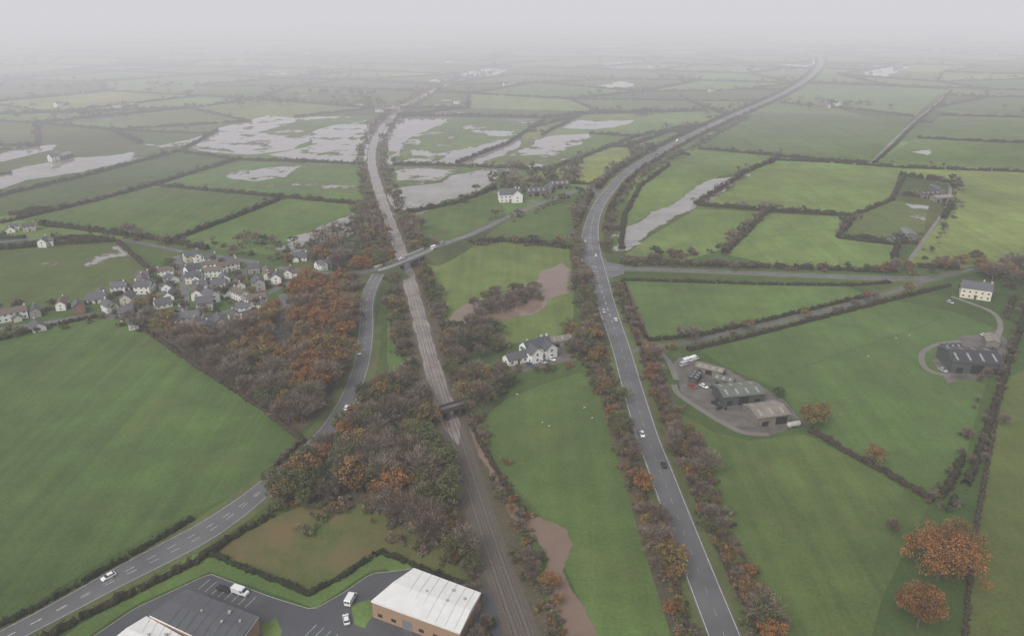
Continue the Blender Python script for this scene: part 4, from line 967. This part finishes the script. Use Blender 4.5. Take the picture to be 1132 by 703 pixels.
mk('vessel',V,Fc,M_CONC2,parent=e); V=[];Fc=[]; box(V,Fc,-2,-1.6,-.9,.9,0,.6); box(V,Fc,1.6,2,-.9,.9,0,.6); mk('cradles',V,Fc,M_STONE,parent=e)
e=empty('silage_bales')
V=[];Fc=[]
for i in range(14):
    x,y=P(795+random.uniform(-8,8),448+random.uniform(-5,5)); k=len(V); prism(V,Fc,(x,y,0),(x,y,1.2),.65,.62,12); Fc.append(tuple(range(k+12,k+24)))
mk('wrapped_bales',V,Fc,M_TYRE,parent=e)
def fence(px):
    p=resample(np.array(PL(px)),3.0); n=normals(p); e=empty('wire_fence'); V=[];Fc=[]
    for q in p: box(V,Fc,q[0]-.06,q[0]+.06,q[1]-.06,q[1]+.06,-.1,1.25)
    mk('posts',V,Fc,M_BARK,parent=e); V=[];Fc=[]
    for z in (.5,.85,1.15):
        for a,b in zip(p[:-1],p[1:]): prism(V,Fc,(*a,z),(*b,z),.02,.02,3)
    mk('wires',V,Fc,M_RAIL,parent=e)
fence([(868,414),(920,395),(1010,365),(1040,352)]); fence([(660,420),(676,470),(700,545),(722,615),(742,690)]); fence([(530,478),(560,528),(600,575)])

# sheep
def skin_mesh(name,verts,edges,rad,mat,root=0):
    me=bpy.data.meshes.new(name); me.from_pydata(verts,edges,[]); o=bpy.data.objects.new(name,me); COL.objects.link(o)
    o.modifiers.new('s','SKIN'); sv=me.skin_vertices[0].data
    for i,r in enumerate(rad): sv[i].radius=(r[0],r[1]) if isinstance(r,tuple) else (r,r)
    sv[root].use_root=True
    sb=o.modifiers.new('u','SUBSURF'); sb.levels=1; sb.render_levels=1
    dg=bpy.context.evaluated_depsgraph_get(); m2=bpy.data.meshes.new_from_object(o.evaluated_get(dg)); bpy.data.objects.remove(o)
    m2.materials.clear(); m2.materials.append(mat); return m2
M_WOOL=simple('sheep_wool',(.42,.40,.34),.95,3,.15,obj=True)
sv=[(0,0,.66),(.38,0,.68),(-.40,0,.66),(.58,0,.72),(.74,0,.55),(.92,0,.32),(-.52,0,.5)]
se=[(0,1),(0,2),(1,3),(3,4),(4,5),(2,6)]; sr=[(.27,.25),(.24,.24),(.25,.24),.14,.10,.055,.05]
for x,b in ((.34,1),(-.36,2)):
    for y in (-.14,.14):
        k=len(sv); sv+=[(x,y,.44),(x+(-.05 if x<0 else .03),y,.24),(x,y,.03)]; se+=[(b,k),(k,k+1),(k+1,k+2)]; sr+=[.08,.045,.035]
SHM=skin_mesh('grazing_sheep_body',sv,se,sr,M_WOOL)
for u,v in [(572,437),(600,468),(607,472),(646,452),(655,463),(990,375),(1005,372),(960,395)]:
    x,y=P(u,v); o=bpy.data.objects.new('sheep',SHM); COL.objects.link(o); o.location=(x,y,0.01); o.rotation_euler=(0,0,random.uniform(0,6.28)); s=random.uniform(.9,1.05); o.scale=(s,s,s)

# ------------------------------------------------------------------ atmosphere (haze volumes; emitted glow stands in for scattered daylight)
def haze(name,V,sigma,rad):
    Fc=[(0,3,2,1),(4,5,6,7),(0,1,5,4),(1,2,6,5),(2,3,7,6),(3,0,4,7)]
    m=bpy.data.materials.new(name); m.use_nodes=True; nt=m.node_tree; nt.nodes.clear()
    out=N(nt,'ShaderNodeOutputMaterial'); ab=N(nt,'ShaderNodeVolumeAbsorption'); ab.inputs['Color'].default_value=(0,0,0,1); ab.inputs['Density'].default_value=sigma
    em=N(nt,'ShaderNodeEmission'); em.inputs['Color'].default_value=(*rad,1); em.inputs['Strength'].default_value=sigma
    ad=N(nt,'ShaderNodeAddShader'); L(nt,ab.outputs[0],ad.inputs[0]); L(nt,em.outputs[0],ad.inputs[1]); L(nt,ad.outputs[0],out.inputs['Volume'])
    mk(name,V,Fc,m)
HZ=(.665,.655,.685)
def prismv(pts,z0,z1): return [(x,y,z0) for x,y in pts]+[(x,y,z1) for x,y in pts]
haze('haze',prismv([(-15000,-6000),(15000,-6000),(15000,15000),(-15000,15000)],-3,420),.00022,HZ)
haze('haze_bank',prismv([(-14000,-4000),(14000,5400),(14000,14900),(-14000,14900)],-2.5,400),.00062,HZ)
haze('haze_bank',prismv([(-13000,-2000),(13000,4800),(13000,14800),(-13000,14800)],-2,380),.0006,HZ)

# ------------------------------------------------------------------ light, world, camera
el=math.radians(48); az=math.radians(215)
w=bpy.data.worlds.new('World'); S.world=w; w.use_nodes=True; nt=w.node_tree
bg=nt.nodes['Background']; sky=N(nt,'ShaderNodeTexSky'); sky.sky_type='NISHITA'; sky.sun_disc=False
sky.sun_elevation=el; sky.sun_rotation=az; sky.dust_density=4; sky.air_density=1.0
hs=N(nt,'ShaderNodeHueSaturation'); hs.inputs['Saturation'].default_value=.3
L(nt,sky.outputs[0],hs.inputs['Color']); L(nt,hs.outputs[0],bg.inputs['Color']); bg.inputs['Strength'].default_value=.15
sl_=bpy.data.lights.new('sun','SUN'); sl_.energy=1.3; sl_.angle=math.radians(30); sl_.color=(1,.96,.9)
so=bpy.data.objects.new('sun',sl_); COL.objects.link(so)
d=Vector((math.sin(az)*math.cos(el),math.cos(az)*math.cos(el),math.sin(el)))
so.rotation_euler=(-d).to_track_quat('-Z','Y').to_euler(); so.location=(0,0,600)
cam=bpy.data.cameras.new('camera'); cam.lens=28; cam.sensor_width=36; cam.clip_end=60000; cam.clip_start=1
co=bpy.data.objects.new('camera',cam); COL.objects.link(co); co.location=(0,0,H); co.rotation_euler=(math.pi/2-PITCH,0,0)
S.camera=co
S.view_settings.view_transform='Standard'; S.view_settings.look='None'; S.view_settings.exposure=0
print('objects',len(bpy.data.objects),'houses',len(HP))
